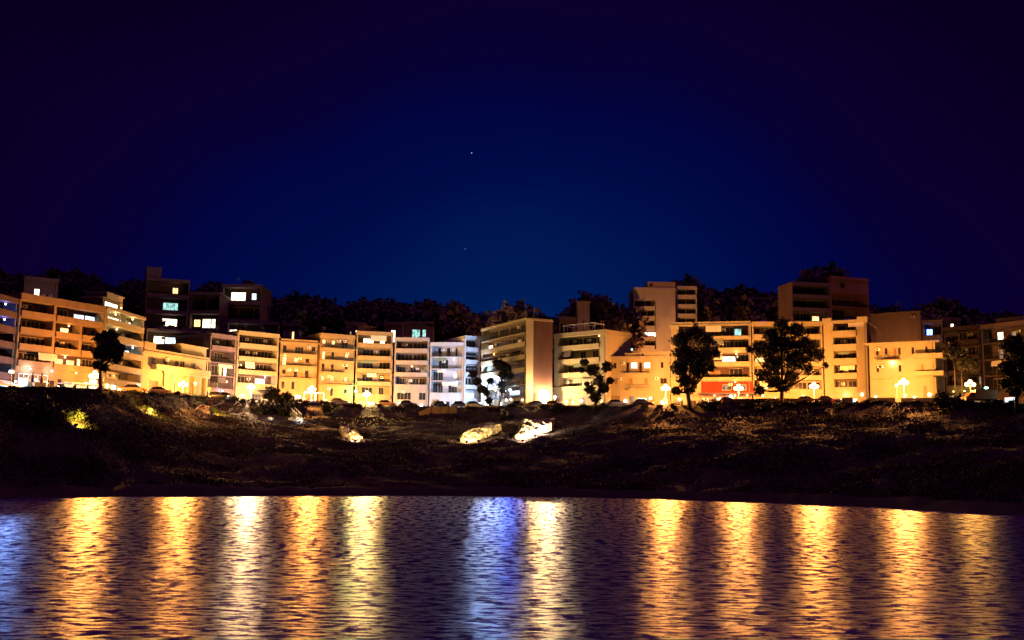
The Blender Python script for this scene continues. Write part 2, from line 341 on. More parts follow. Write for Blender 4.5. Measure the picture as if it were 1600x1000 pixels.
# ---------------------------------------------------------------- building kit
mcache = {}
def cached(key, fn):
    if key not in mcache: mcache[key] = fn()
    return mcache[key]
def window(parent, x, z, wd, ht, y, code):
    """x,z = lower left corner in building space; frame mesh with its pane below it"""
    wd = round(wd, 1); ht = round(ht, 1)
    if wd < .3: return
    shut = code in 'sS'
    fm = 'wframe' if code in 'cCjJ' else 'frame'
    def fr():
        b = MB(); t = .09
        b.box(0, t, -.07, .04, 0, ht).box(wd-t, wd, -.07, .04, 0, ht).box(t, wd-t, -.07, .04, ht-t, ht).box(t, wd-t, -.07, .04, 0, t)
        b.box(-.08, wd+.08, -.18, .02, -.09, -.002)
        n = int(wd/1.0)
        for i in range(1, n+1 if wd > 1.1 else 1):
            xx = wd*i/(n+1 if n else 1); b.box(xx-.035, xx+.035, -.05, .03, t, ht-t)
        return b.mesh('window', M[fm])
    pm = {'d': 'glass', 'w': 'glass', 'k': 'glass', 's': 'shutter', 'S': 'shutter', 'm': 'wood', 'l': 'warm', 'L': 'warm', 'o': 'warm', 'y': 'white_l', 'Y': 'white_l', 'c': 'cool', 'C': 'cool', 'j': 'cool', 'G': 'cyan', 'B': 'blue', 'x': 'dimw', 'X': 'dimw'}[code]
    def pn():
        b = MB()
        if pm in ('shutter',):
            k = int((ht-.18)/.16)
            for i in range(k):
                z0 = .09+i*(ht-.18)/k; b.prism([(0, 0)]*0 or [(.09, z0), (wd-.09, z0), (wd-.09, z0+(ht-.18)/k-.03), (.09, z0+(ht-.18)/k-.03)], -.03, .01)
        else: b.box(.09, wd-.09, -.02, .015, .09, ht-.09)
        return b.mesh('pane', M[pm])
    nm = 'door' if (code in 'm') else 'window'
    o = bpy.data.objects.new(nm, cached(('f', wd, ht, fm), fr)); o.location = (x, y, z); link(o, parent)
    p = bpy.data.objects.new('shutter' if shut else ('door_panel' if nm == 'door' else 'pane'), cached(('p', wd, ht, pm), pn)); link(p, o)
    if code in 'lLoyYcCjGBxX': o['label'] = 'window with lit room behind' if code not in 'cCjGB' else 'window with cool light behind'
    return o
def plight(name, loc, col, watts, r=.12, parent=None, spot=None):
    l = bpy.data.lights.new(name, 'SPOT' if spot else 'POINT'); l.color = col; l.energy = watts; l.shadow_soft_size = r
    o = bpy.data.objects.new(name, l); o.location = loc; link(o, parent)
    if spot:
        l.spot_size = spot[1]; l.spot_blend = .6; o.rotation_euler = Vector(spot[0]).to_track_quat('-Z', 'Y').to_euler()
    return o
def bld(name, label, pL, pR, dL, dR, top, floors, mat='cream', depth=12, gh=1.25, rec=2.4, par=.8, fin=(1, 1), roof='', lamps=(), pmt=None, rm=None, cat='building', group=None, pyb=575, extra=None, zbase=None, over=0.0):
    A = at(pL, pyb, dL); B = at(pR, pyb, dR); v = Vector((B.x-A.x, B.y-A.y)); W = v.length; rz = math.atan2(v.y, v.x)
    nrm = Vector((-v.y, v.x)).normalized()
    z0 = min(H(A.x, A.y), H(B.x, B.y)) if zbase is None else zbase
    zt = at(pL, top, dL).z; HT = zt-z0
    root = empty(name, (A.x, A.y, z0), rz); tag(root, label, cat, group)
    n = len(floors); fh = (HT-par)/(n-1+gh)
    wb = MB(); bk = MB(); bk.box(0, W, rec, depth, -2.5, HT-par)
    z = 0; wm_ = M[mat]; pw = M[pmt] if pmt else wm_
    for i, fl in enumerate(floors):
        kind, cells = fl[0], fl[1]; o = fl[2] if len(fl) > 2 else {}
        h = fh*gh if i == 0 else fh
        f0, f1 = fin
        if kind in 'fpq':
            wb.box(0, W, 0, rec, z if i else -2.5, z+h); yw = 0
        else:
            yw = rec
            for s, on in ((0, f0), (1, f1)):
                if on: wb.box(0 if s == 0 else W-max(.28, on-1), max(.28, on-1) if s == 0 else W, 0, rec, z if i else -2.5, z+h)
            if o.get('mid'):
                for mx in o['mid']: wb.box(mx*W-.25, mx*W+.25, 0, rec, z, z+h)
        # balcony
        if kind in 'brpq' and (i > 0 or o.get('g')):
            a, b_ = o.get('rng', (0, 1))
            if kind in 'br': x0 = a*W+(max(.28, f0-1) if f0 and a == 0 else 0)+.003; x1 = b_*W-(max(.28, f1-1) if f1 and b_ == 1 else 0)-.003; y0, y1 = -.25 if o.get('out', 1) else 0, rec-.003
            else: x0 = max(a, .03)*W; x1 = min(b_, .97)*W; y0, y1 = -1.2, -.003
            if kind in 'br' and o.get('wide'): x0, x1 = a*W-.02, b_*W+.02; y1 = -.003; y0 = -.6
            segs = [(x0, x1)]
            if o.get('mid') and kind in 'br' and not o.get('wide'):
                cuts = [x0]+[c for mx in o['mid'] for c in (mx*W-.253, mx*W+.253)]+[x1]; segs = list(zip(cuts[::2], cuts[1::2]))
            for x0, x1 in segs:
                bal = MB().box(x0, x1, y0, y1, z+.004, z+.2).build('balcony', pw, root)
                ph = o.get('ph', .95)
                if kind in 'bp':
                    m = MB(); m.box(x0, x1, y0-.02, y0+.1, z+.203, z+ph)
                    if kind == 'p': m.box(x0, x0+.1, y0+.103, y1, z+.203, z+ph).box(x1-.1, x1, y0+.103, y1, z+.203, z+ph)
                    m.build('parapet', pw, bal)
                    MB().box(x0-.0, x1, y0-.06, y0+.14, z+ph+.002, z+ph+.06).build('coping', pw, bal)
                else:
                    m = MB(); m.box(x0, x1, y0, y0+.05, z+.98, z+1.03).box(x0, x1, y0, y0+.04, z+.28, z+.31)
                    k = max(2, int((x1-x0)/.22))
                    for j in range(k+1):
                        xx = x0+(x1-x0-.04)*j/k; m.box(xx, xx+.03, y0+.005, y0+.035, z+.2, z+.98)
                    if kind == 'q': m.box(x0, x0+.04, y0+.05, y1, z+.98, z+1.03).box(x1-.04, x1, y0+.05, y1, z+.98, z+1.03)
                    m.build('railing', M['iron'], bal)
        # openings
        nc = len(cells); cw = (W-.6)/max(nc, 1); j = 0; base = .2 if (i or o.get('g')) else .15
        while j < nc:
            c = cells[j]; k = 1
            while j+k < nc and cells[j+k] == '-': k += 1
            if c not in '.-|':
                cx = .3+j*cw; ww = cw*k
                if c in 'dlcySx' or (c in 'kw' and kind in 'br' and i): zb_, hh = base+.02, (h*.88-.1 if kind in 'br' else h*.70)
                elif c in 'm': zb_, hh = .15, h*.68
                elif c in 'kjo': zb_, hh = .2, h*.62
                elif c in 'GY': zb_, hh = h*.30, h*.50
                else: zb_, hh = h*.36, h*.40
                mg = (.03 if kind in 'br' and i else .12) if c in 'kjoGYCd' else .14
                if i and c in 'sS': pass
                window(root, cx+ww*mg, z+zb_, ww*(1-2*mg), hh, yw, c)
            j += k
        if o.get('awn'):
            for (a, b_, mt) in o['awn']:
                yy0 = yw; x0, x1 = a*W, b_*W; zz = z+h*.93
                m = MB(); nn = len(m.v)
                m.v += [(x0, yy0-.02, zz), (x1, yy0-.02, zz), (x1, yy0-1.9, zz-.75), (x0, yy0-1.9, zz-.75), (x0, yy0-.02, zz-.05), (x1, yy0-.02, zz-.05), (x1, yy0-1.87, zz-.8), (x0, yy0-1.87, zz-.8), (x0, yy0-1.9, zz-1.0), (x1, yy0-1.9, zz-1.0)]
                m.f += [(0, 3, 2, 1), (4, 5, 6, 7), (3, 8, 9, 2), (0, 4, 7, 3), (1, 2, 6, 5)]
                m.build('awning', M[mt], root)
        z += h
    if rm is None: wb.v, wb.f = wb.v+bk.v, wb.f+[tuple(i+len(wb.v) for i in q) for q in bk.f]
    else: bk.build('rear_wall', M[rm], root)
    wb.build('wall', wm_, root)
    gx = random.Random(int(pL*3+top*5))
    if dL < 260 and W > 6:
        dx = W-.45 if fin[1] else .3
        MB().tube([(dx, -.07, -.3), (dx, -.07, HT-par)], [.06, .06], 6).build('drainpipe', M['roof'], root)
        zz = fh*gh
        for i in range(1, n):
            kind = floors[i][0]
            for q in range(2):
                if gx.random() < .55:
                    ax = gx.uniform(.1, .85)*W; yw = -.003 if kind in 'fpq' else rec-.003
                    ac = MB().box(0, .8, -.32, 0, 0, .55).build('air_conditioner', M['wframe'], root, loc=(ax, yw, zz+fh*.62)); MB().tube([(.3, -.34, .27), (.3, -.322, .27)], [.2, .2], 12).build('fan_grille', M['iron'], ac)
            if kind in 'br' and gx.random() < .5:
                a0 = gx.uniform(.05, .6)*W; a1 = min(W-.4, a0+gx.uniform(2, 4)); m = MB(); zt_ = zz+fh-.12; dr = gx.uniform(.6, 1.5)
                m.v = [(a0, -.05, zt_), (a1, -.05, zt_), (a1, -.35, zt_-dr), (a0, -.35, zt_-dr), (a0, .0, zt_), (a1, .0, zt_), (a1, -.30, zt_-dr), (a0, -.30, zt_-dr)]; m.f = [(0, 3, 2, 1), (4, 5, 6, 7), (0, 4, 7, 3), (1, 2, 6, 5), (2, 3, 7, 6), (0, 1, 5, 4)]
                m.build('awning', M[gx.choice(['awn', 'awn', 'awnd', 'awng'])], root)
            zz += fh
    # roof
    r = MB(); ov = .18+over; zr = HT-par
    r.box(-ov, W+ov, -.3-over, depth+.1, zr+.003, zr+.2)
    if par > .35:
        r.box(-.02, W+.02, -.28, -.1, zr+.203, HT).box(-.02, W+.02, depth-.2, depth, zr+.203, HT).box(-.02, .16, -.097, depth-.203, zr+.203, HT).box(W-.16, W+.02, -.097, depth-.203, zr+.203, HT)
    ro = r.build('roof', wm_, root)
    rr_ = random.Random(int(pL*7+top)); roof = roof + (''.join(rr_.choice('aatha') for _ in range(2)) if (dL < 262 and n > 3 and W > 7) else '')
    zz = zr+.2
    for ch in roof:
        if ch == 't':     # water tank
            x = rr_.uniform(.15, .85)*W; y = rr_.uniform(.3, .6)*depth
            MB().tube([(x, y, zz), (x, y, zz+1.3)], [.55, .55], 12).build('water_tank', M['steel'], ro)
        if ch == 'a':
            x = rr_.uniform(.1, .9)*W; y = rr_.uniform(.2, .6)*depth
            m = MB().tube([(x, y, zz), (x, y, zz+3.0)], [.04, .03], 5)
            for q in range(5): m.box(x-.5+q*.04, x+.5-q*.04, y-.02, y+.02, zz+2.2+q*.17, zz+2.23+q*.17)
            m.build('antenna', M['steel'], ro)
        if ch == 's':
            x = rr_.uniform(.1, .6)*W; y = rr_.uniform(.4, .6)*depth
            MB().box(x, x+W*.25, y, y+3, zz+.001, zz+2.5).box(x-.15, x+W*.25+.15, y-.15, y+3.15, zz+2.503, zz+2.68).build('stair_house', wm_, ro)
        if ch == 'h':    # solar heater
            x = rr_.uniform(.1, .8)*W; y = rr_.uniform(.2, .5)*depth
            m = MB().prism([(x, zz+.3), (x+1.8, zz+.3), (x+1.8, zz+.36), (x, zz+.36)], y, y+1.2); m.tube([(x, y+1.3, zz+1.2), (x+1.8, y+1.3, zz+1.2)], [.28, .28], 10); m.box(x, x+.06, y+1.2, y+1.3, zz, zz+1.0).box(x+1.7, x+1.76, y+1.2, y+1.3, zz, zz+1.0)
            m.build('solar_heater', M['steel'], ro)
        if ch == 'v':    # pergola
            x0, x1 = W*.15, W*.75
            m = MB()
            for xx in np.linspace(x0, x1, 4): m.box(xx, xx+.12, .6, .72, zz, zz+2.3).box(xx, xx+.12, 3.6, 3.72, zz, zz+2.3).box(xx, xx+.12, .2, 4.0, zz+2.303, zz+2.45)
            m.box(x0-.2, x1+.3, .6, .72, zz+2.453, zz+2.55).box(x0-.2, x1+.3, 3.6, 3.72, zz+2.453, zz+2.55); m.build('pergola', M['wframe'], ro)
    if dL < 262 and n > 2 and top > 440 and pL > -60 and mat not in ('umber', 'dim', 'tan'):
        nl = max(2, int(W/2.4))
        for q in range(nl):
            if gx.random() < .8:
                lm = MB().ball((0, 0, 0), gx.uniform(.18, .40), 8, 6).build('glow_ball', M[gx.choice(['ballw', 'ballw', 'ballc'] if not 600 < pL < 760 else ['ballc', 'ballb'])], root, True, (W*(q+.3+.4*gx.random())/nl, -.35, 2.3+gx.random()*.9)); MB().box(-.02, .02, 0, .34, -.02, .02).build('bracket', M['iron'], lm)  # added glowing balls at random spots, for glow along the street
    zs_ = [0]; 
    for i in range(n): zs_.append(zs_[-1]+(fh*gh if i == 0 else fh))
    for (i, fx, yy, col, wt) in lamps:
        zc = zs_[i+1]-.35; wt = wt*1.5
        o = MB().ball((0, 0, 0), .13).build('ceiling_lamp', M['globec'] if col[2] > .6 else M['globe'], root, True, (fx*W, yy, zc))
        plight('lamp_light', (0, 0, 0), col, wt, .12, o)
    if extra: extra(root, W, HT, zs_, rec)
    return root
WARM = (1, .35, .065); COOL = (.55, .75, 1); YEL = (1, .70, .32)

# ================================================================ front row of buildings, left to right
def b_(c, **k): return ('b', c, k)
def r_(c, **k): return ('r', c, k)
def f_(c, **k): return ('f', c, k)
def p_(c, **k): return ('p', c, k)
def q_(c, **k): return ('q', c, k)

bld('apartment_block', 'dim apartment block with blue lit upper floors at the far left end of the row', -75, 20, 152, 168, 441,
    [f_('j-j-j-', awn=[(.1, .95, 'awn')]), b_('d-d-d-'), b_('d-d-d-'), b_('d-d-d-'), b_('B-B-B-'), b_('d-B-B-')], 'umber', roof='ta',
    lamps=[(0, .9, -1.5, COOL, 90), (4, .85, .6, (.1, .2, 1), 150), (5, .85, .6, (.1, .2, 1), 120)], fin=(1, 1))

def cafe_front(root, W, HT, zs, rec):
    m = MB(); x0, x1 = W*.03, W*.36; z0, z1 = .4, zs[1]-1.2
    for i in range(7): x = x0+(x1-x0-.12)*i/6; m.box(x, x+.12, -.16, -.05, z0, z1)
    for z in (z0, (z0+z1)*.45, z1-.9, z1): m.box(x0, x1, -.2, -.163, z, z+.12)
    m.build('shopfront_grid', M['wframe'], root)
    m = MB(); xa, xb = W*.14, W*.29
    m.box(xa, xb, -1.5, -1.42, z1-2.6, z1-2.4).box(xa, xb, -1.5, -1.42, z1-1.2, z1-1.0).box(xa, xa+.2, -1.5, -1.42, z1-2.397, z1-1.203).box(xb-.2, xb, -1.5, -1.42, z1-2.397, z1-1.203)
    fr = m.build('sign_frame', M['wframe'], root); MB().box(xa+.2, xb-.2, -1.46, -1.43, z1-2.397, z1-1.203).build('sign_board', M['iron'], fr)
    MB().box((xa+xb)/2-.05, (xa+xb)/2+.05, -1.419, -.203, z1-1.9, z1-1.8).build('sign_bracket', M['iron'], fr)
    m = MB(); zz = 2.9
    m.box(W*.48, W*.97, -3.4, -.003, zz, zz+.16)
    for fx in (.49, .65, .8, .955): m.box(W*fx, W*fx+.12, -3.35, -3.23, -1, zz-.003)
    m.build('terrace_canopy', M['wframe'], root)
bld('apartment_block', 'long five storey cream block with wide stepped balconies and a busy cafe at its foot', 24, 158, 168, 183, 457,
    [f_('j-k-k-do-o-Y-'), b_('k-d-d-.L-L-lk-', mid=[.40]), b_('k-k-k-k-k-k-', mid=[.40, .72]), b_('k-d-k-.L-L-k-', mid=[.40, .72]), b_('.d-.d-.d-.C-C-', mid=[.40])],
    'ochre', rm='shade_brown', gh=1.95, par=1.15, roof='ht', fin=(1, 1), rec=1.9,
    lamps=[(1, .58, .6, YEL, 240), (3, .60, .6, WARM, 60), (0, .62, -1.5, WARM, 260), (0, .82, -1.6, WARM, 260), (0, .12, -.9, COOL, 300), (0, .36, -1.0, COOL, 160)], extra=cafe_front)

def c_extra(root, W, HT, zs, rec):
    pb = MB().box(W*.08, W*.50, 1.4, 5, HT-.6, HT+1.6).box(W*.04, W*.54, 1.1, 5.2, HT+1.603, HT+1.8).build('penthouse', M['cream'], root)
    window(pb, W*.12, HT+.1, W*.34, 1.1, 1.4, 'y')
    tw = MB().box(W*.55, W*.97, 4.2, 8.2, HT-.6, HT+3.6).box(W*.53, W*.99, 4.0, 8.4, HT+3.603, HT+3.8).build('lift_tower', M['cream'], root)
    plight('lamp_light', (0, 0, 0), YEL, 70, .1, MB().ball((0, 0, 0), .13).build('ceiling_lamp', M['globe'], root, True, (W*.72, 2.6, HT+1.2)))
bld('apartment_block', 'narrow cream block with brilliantly lit top balconies and a pale lift tower', 161, 221, 184, 199, 478,
    [f_('o-k-..'), b_('d-d-.'), b_('.dd-.'), b_('d.C-C-'), b_('Y-Y-d-'), b_('Y-Y-Y-')], 'cream', gh=1.3, par=.5, fin=(1, 1),
    lamps=[(5, .3, .5, YEL, 150), (5, .75, .5, YEL, 110), (4, .35, .5, YEL, 90), (3, .8, .5, (.4, .6, 1), 70), (0, .9, -1.2, COOL, 520)], extra=c_extra)

def villa_extra(root, W, HT, zs, rec):
    m = MB(); z1 = zs[1]-.45
    for fx in (.30, .42, .66, .78, .95): m.box(W*fx, W*fx+.55, -.45, -.003, -2, z1)
    m.box(W*.28, W*1.0, -.6, -.003, z1+.003, zs[1]-.01)
    m.build('pilasters', M['cream'], root)
    ro = MB().box(W*.60, W*1.0, .6, 7, HT-.5, HT+1.9).box(W*.58, W*1.02, .4, 7.2, HT+1.903, HT+2.15).build('roof_room', M['cream'], root)
    ro2 = MB().box(-.02, W*.16, -.3, 8, HT+.003, HT+1.2).build('roof_parapet', M['cream'], root)
bld('villa', 'cream neoclassical villa with a heavy cornice and tall columned ground floor behind a globe lamp', 222, 325, 202, 222, 543,
    [f_('.m-.|d.||s|.'), p_('.w.w.ww.w..', rng=(.13, 1.0), ph=1.0)], 'cream', gh=2.2, par=.75, extra=villa_extra, over=.15, depth=10)

bld('apartment_block', 'plain dim grey block with blue lit shopfront between villa and cream block', 327, 368, 232, 238, 520,
    [f_('j.k-j-'), r_('d.dd.'), r_('.d-ly'), r_('d.d-.'), b_('k-.k-')], 'dim', rm='shade_brown', gh=1.5, roof='at', lamps=[(0, .4, -1.2, (.45, .6, 1), 200)])
bld('apartment_block', 'cream block with three solid dark balconies above a bright white lit first floor', 370, 434, 238, 245, 516,
    [f_('o-x-o-', awn=[(.5, .95, 'awnd')]), b_('k--kY-.'), b_('k---k--'), b_('k--k--'), b_('k--k---')], 'cream', rm='shade_brown', gh=1.6, roof='tah',
    lamps=[(1, .72, .5, COOL, 240), (0, .3, -1.3, YEL, 200)])
bld('apartment_block', 'ochre block with short railed balconies and a lit doorway beside a globe lamp', 437, 495, 246, 250, 529,
    [f_('..o-Yom-'), f_('d.d....'), q_('w.d.d.', rng=(0, .95)), q_('l.L.w.', rng=(0, .95)), q_('d.k-.w', rng=(0, .95))], 'ochre', gh=1.6, roof='aat', over=.25,
    lamps=[(3, .12, -.5, WARM, 25)])
bld('apartment_block', 'ochre block with many small warm lit windows left of the green lamp', 499, 553, 251, 256, 520,
    [f_('.o-mjo-'), f_('..d..w.'), q_('L.L..L.', rng=(0, 1)), q_('d.d..w.', rng=(0, .7)), q_('l.d..L.', rng=(0, 1)), q_('L.L.d-.', rng=(0, 1))], 'ochre', gh=1.2, roof='at')
def green_lamp(root, W, HT, zs, rec):
    o = MB().ball((0, 0, 0), .3).build('glow_ball', M['globeg'], root, True, (.1, -.9, zs[1]+1.6))
    MB().box(-.03, .03, 0, .87, -.03, .03).build('bracket', M['iron'], o); plight('lamp_light', (0, -.35, 0), (.12, 1, .42), 1500, .15, o)
M['globeg'] = emat('green_lamp_globe_glass', (.25, 1, .55), 14, var=0, transp=.45)
bld('apartment_block', 'ochre block with deep balconies and a green lamp on its left edge', 556, 613, 256, 258, 517,
    [f_('o-Yxo-'), b_('.d-.d.'), b_('.k-.d.', rng=(.05, 1)), b_('.k-.k-'), b_('.k-.d-'), b_('.Y-.Y.')], 'ochre', gh=1.2, roof='ss', extra=green_lamp)
bld('apartment_block', 'pinkish white block with five long dark balcony recesses in the middle of the row', 616, 670, 258, 258, 527,
    [f_('k--.k-'), f_('k---.k-'), b_('k-xk-k-'), b_('k-xk-x-'), b_('k--k--'), b_('k--k--')], 'pink', rm='shade_brown', gh=1.2, roof='tt',
    lamps=[(3, .5, .6, (1, .6, .6), 30)])
bld('apartment_block', 'white block washed in blue white light with open arched looking balconies', 672, 724, 258, 257, 535,
    [f_('x-k-j-'), r_('dd.d-C'), r_('dd..C-'), r_('.k-..x'), r_('.d.d.d.')], 'white', gh=1.9, roof='th',
    lamps=[(1, .75, .4, COOL, 60), (2, .4, .5, COOL, 60), (3, .7, .4, COOL, 40)])
bld('apartment_block', 'slim white block with dark drawn awnings wedged beside the wide balcony block', 726, 750, 256, 258, 524,
    [f_('k-j-'), b_('C-C-'), b_('d-d-'), b_('d-d-', awn=[(.02, .98, 'awnd')]), b_('d-d-', awn=[(.02, .98, 'awnd')]), b_('d-k-')], 'white', gh=1.2)
bld('apartment_block', 'tall cream block turned sideways with long oblique balconies and a blank side wall', 752, 822, 250, 229, 514,
    [f_('j-j-k-k-'), r_('d-d-C-d-'), r_('d-d-d-d-'), b_('d-d-k-d-'), b_('k-k-k-k-', awn=[(.05, .7, 'awnd')]), b_('Yd-d-dXd-'), r_('k-k-k-d-')], 'cream', rm='shade_brown', depth=6.4, gh=1.1, par=.5, roof='ta',
    rec=1.7, lamps=[(0, .15, -2.0, COOL, 2500), (0, .45, -2.0, COOL, 500), (4, .25, .5, WARM, 60), (1, .3, .5, COOL, 150)])
bld('cafe', 'low cafe pavilion with glowing windows under a wide flat canopy behind the parked cars', 823, 864, 238, 237, 605,
    [f_('x.l.x.l.')], 'cream', depth=5, gh=1, par=.3, over=.7, lamps=[(0, .25, -.6, YEL, 120), (0, .75, -.6, YEL, 120)], cat='cafe')
bld('apartment_block', 'angled cream block with a tall pier and flower filled balcony behind the lumpy pruned tree', 866, 947, 238, 228, 522,
    [f_('s.m.x...'), b_('.d-L-d-.'), b_('.d-.w.w.'), b_('.d.d.d.d'), b_('.d-k-d-')], 'cream', depth=9, gh=1.75, par=.9, fin=(2.2, 2.8), roof='v', lamps=[(1, .45, .5, YEL, 90), (4, .85, .4, YEL, 12)])
def o_extra(root, W, HT, zs, rec):
    MB().box(W*.28, W*.55, .3, 8, HT-.02, HT+.7).build('roof_parapet', M['cream'], root)
    MB().box(W*.62, W+.02, -.05, 9, HT+.003, HT+.9).build('roof_parapet', M['cream'], root)
bld('apartment_building', 'three storey cream building with cold lit windows right of the lumpy pruned tree', 949, 1047, 229.5, 226, 557,
    [f_('s-.xj-s.o'), q_('ss..s..s..w-', rng=(.36, .68)), q_('.w..dC-dC-..w.', rng=(.30, .70))], 'cream', depth=9, gh=1.5, par=.5, extra=o_extra)
def tav_extra(root, W, HT, zs, rec):
    m = MB().box(W*.38, W*1.02, -.12, -.003, zs[1]+.35, zs[2]-.2); m.build('red_wall_panel', M['red'], root)
    m = MB().box(W*.35, W*1.06, -4.2, -.003, zs[1]-.12, zs[1]+.06)
    for fx in (.38, .6, .82, 1.02): m.box(W*fx, W*fx+.1, -4.1, -4.0, -1, zs[1]-.123)
    m.build('terrace_canopy', M['awnd'], root)
    for fx, hh in ((.64, 1.0), (.82, .6)):
        window(root, W*fx, zs[1]+.9, 1.9, 1.2, -.13, 'x')
    g = random.Random(4); mats = [M['warm'], M['white_l'], M['redl']]
    for k in range(12):
        x = W*(.42+.56*k/11); MB().ball((0, 0, 0), .17+.1*g.random(), 8, 6).build('hanging_lamp', mats[k % 3], root, True, (x, -3.4+g.random(), zs[1]-.9-.5*g.random()))
M['redl'] = emat('red_lantern_glow', (1, .12, .06), 4, var=.2)
bld('taverna_building', 'stepped building with a red lit taverna terrace at street level between the two big trees', 1048, 1174, 226, 222, 504,
    [f_('k-k-o-Y-o-o-'), f_('...w..x-..x-'), b_('d-d-.s-.d-.', wide=1, ph=.6), b_('d-d-d-.Y-d-', rng=(.55, 1)), b_('k-k-k-k-k-', rng=(.6, 1)), b_('d-d-k-k-G.', ph=.5)],
    'cream', rm='shade_brown', gh=1.25, par=.7, fin=(2.6, 1), extra=tav_extra, roof='a', over=.1,
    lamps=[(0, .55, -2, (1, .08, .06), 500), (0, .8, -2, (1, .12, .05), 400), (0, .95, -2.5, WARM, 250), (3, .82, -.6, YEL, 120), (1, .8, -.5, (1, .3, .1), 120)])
bld('apartment_block', 'broad cream block mostly hidden behind the largest spreading tree', 1176, 1286, 222, 220, 503,
    [f_('o-..x-o-..s-'), b_('.L-.k-k-k-', mid=[.5]), b_('k-k-k-..d-', mid=[.5]), b_('L-k-k-.k-', mid=[.5]), b_('k-k-k-k-.', mid=[.5]), b_('w.w.k-k-')], 'cream', gh=1.25, par=.8, roof='ta')
def r_extra(root, W, HT, zs, rec):
    for a, b2 in ((-.02, .20), (.79, 1.02)): MB().box(a*W, b2*W, -.34, 2, HT-.5, HT+.55).build('pier_head', M['cream'], root)
bld('apartment_block', 'cream block with two thick piers framing a stack of dark square balconies', 1288, 1356, 220, 216, 502,
    [f_('..j-.j-..'), b_('.k-k-.', ph=1.2), b_('.k-k-.', ph=1.2), b_('.k-k-.', ph=1.3), b_('.k-k-.', ph=1.3), b_('.k-k-.', ph=1.2)], 'cream', rm='shade_brown', gh=1.2, par=.5, fin=(2.9, 3.1), extra=r_extra, rec=2.0,
    lamps=[(0, .5, -.8, YEL, 160)])
def s_extra(root, W, HT, zs, rec):
    MB().box(W*.2, W*.95, -1.6, -1.45, -1, 1.3).build('garden_wall', M['cream'], root)
    m = MB(); 
    for k in range(9): x = W*(.5+.45*k/8); m.box(x, x+.05, -1.55, -1.5, 1.3, 2.2)
    m.box(W*.5, W*.955, -1.55, -1.5, 2.2, 2.26); m.build('garden_railing', M['iron'], root)
    for z in (zs[1], zs[2]):
        b2 = MB().plan([(W*.70, -1.25), (W+1.5, -1.25), (W+1.5, 5), (W+.003, 5), (W+.003, -.003), (W*.70, -.003)], z+.3, z+.5).build('corner_balcony', M['cream'], root)
        MB().box(W*.70, W+1.5, -1.28, -1.16, z+.503, z+1.2).box(W+1.38, W+1.5, -1.157, 5, z+.503, z+1.2).build('parapet', M['cream'], b2)
    MB().box(W*.02, W*.98, -.35, -.003, zs[1]-.15, zs[1]+.05).build('string_course', M['cream'], root)
bld('apartment_building', 'three storey cream corner building with overhanging eaves and balconies wrapping its right corner', 1359, 1462, 212, 206, 536,
    [f_('........s.'), q_('.w....w....S..', rng=(.70, 1.0)), q_('.w.w.Sw..w..w.', rng=(.14, .48))], 'cream', gh=1.8, par=.3, over=.7, depth=11, extra=s_extra, roof='a', lamps=[(1, .36, -.4, YEL, 260)])
bld('apartment_block', 'tall blank ochre party wall rising behind the corner building', 1362, 1441, 236, 230, 490, [f_('.'), f_('.'), f_('.'), f_('.'), f_('.'), f_('.')], 'tan', depth=10, par=.3)
bld('apartment_block', 'dim block with pale balcony bands behind slim trees at the right', 1477, 1534, 228, 222, 512,
    [f_('x-x-G-x-'), b_('d-d-d-x-'), b_('d-d-d-d-', rng=(.1, 1)), b_('d-d-d-d-', rng=(.2, 1)), b_('d-d-d-d-', rng=(.3, 1))], 'umber', rm='shade_brown', depth=10, roof='a', gh=1.3, lamps=[(0, .3, -1.5, (1, .8, .15), 180), (0, .6, -1.5, (.9, .9, .15), 180)])
bld('apartment_block', 'dark right hand block with two lit rooms on its top floor', 1536, 1650, 208, 195, 508,
    [f_('k-C-k-k-'), r_('d-d-d-d-'), r_('d-x-d-d-'), r_('.x.x-d-.d-'), r_('.Y.X.d-.d-')], 'umber', depth=10, roof='t')

# ================================================================ hillside buildings behind the front row
bld('house', 'small dark hilltop house with one white lit window far left', 28, 82, 232, 236, 431, [f_('...'), f_('.Y..')], 'dim', depth=8, gh=1.3, cat='house')
def bb_extra(root, W, HT, zs, rec):
    MB().box(0, W*.34, 1, 8, HT-.5, HT+2.9).build('lift_tower', M['dim'], root)
bld('apartment_block', 'dark high block with a column of three lit windows behind the villa', 221, 290, 262, 266, 433,
    [f_('..'), b_('..d-'), b_('..d-'), b_('..Y-.'), b_('..G-.'), b_('...L.')], 'dim', roof='a', gh=1.3, extra=bb_extra)
bld('apartment_block', 'long dark block with warm and white lit windows high behind the grey block', 291, 339, 268, 268, 456, [f_('..'), b_('d-d-'), b_('d-d-'), b_('L-Y-Y.'), b_('d-d-')], 'dim', roof='at', gh=1.3)
bld('apartment_block', 'dark tower block with a wide white lit window near its roof', 341, 403, 276, 276, 444,
    [f_('..'), b_('d-d-d'), b_('Xd-d-X'), b_('d-d-d'), b_('d-d-d'), b_('.Y--.C.')], 'dim', roof='sa', gh=1.3)
bld('apartment_block', 'low terrace block with two small lit windows right behind the villa roof', 226, 304, 236, 240, 513, [f_('...'), f_('...'), f_('.'), b_('.Y-C-...')], 'tan', depth=8, par=.5)
bld('house', 'dark roof terrace house with a small white lantern above the pinkish blocks', 352, 432, 268, 270, 500, [f_('.'), f_('.'), b_('Y.C.d.')], 'dim', depth=6, cat='house')
bld('house', 'small rooftop house with one bright white square window above the green lamp block', 598, 628, 290, 290, 503, [f_('.'), f_('.'), f_('.Y.')], 'dim', depth=6, cat='house')
bld('house', 'dark hillside house with a wide pale green lit window', 630, 676, 292, 292, 502, [f_('.'), f_('.'), f_('.G-G.')], 'dim', depth=6, cat='house')
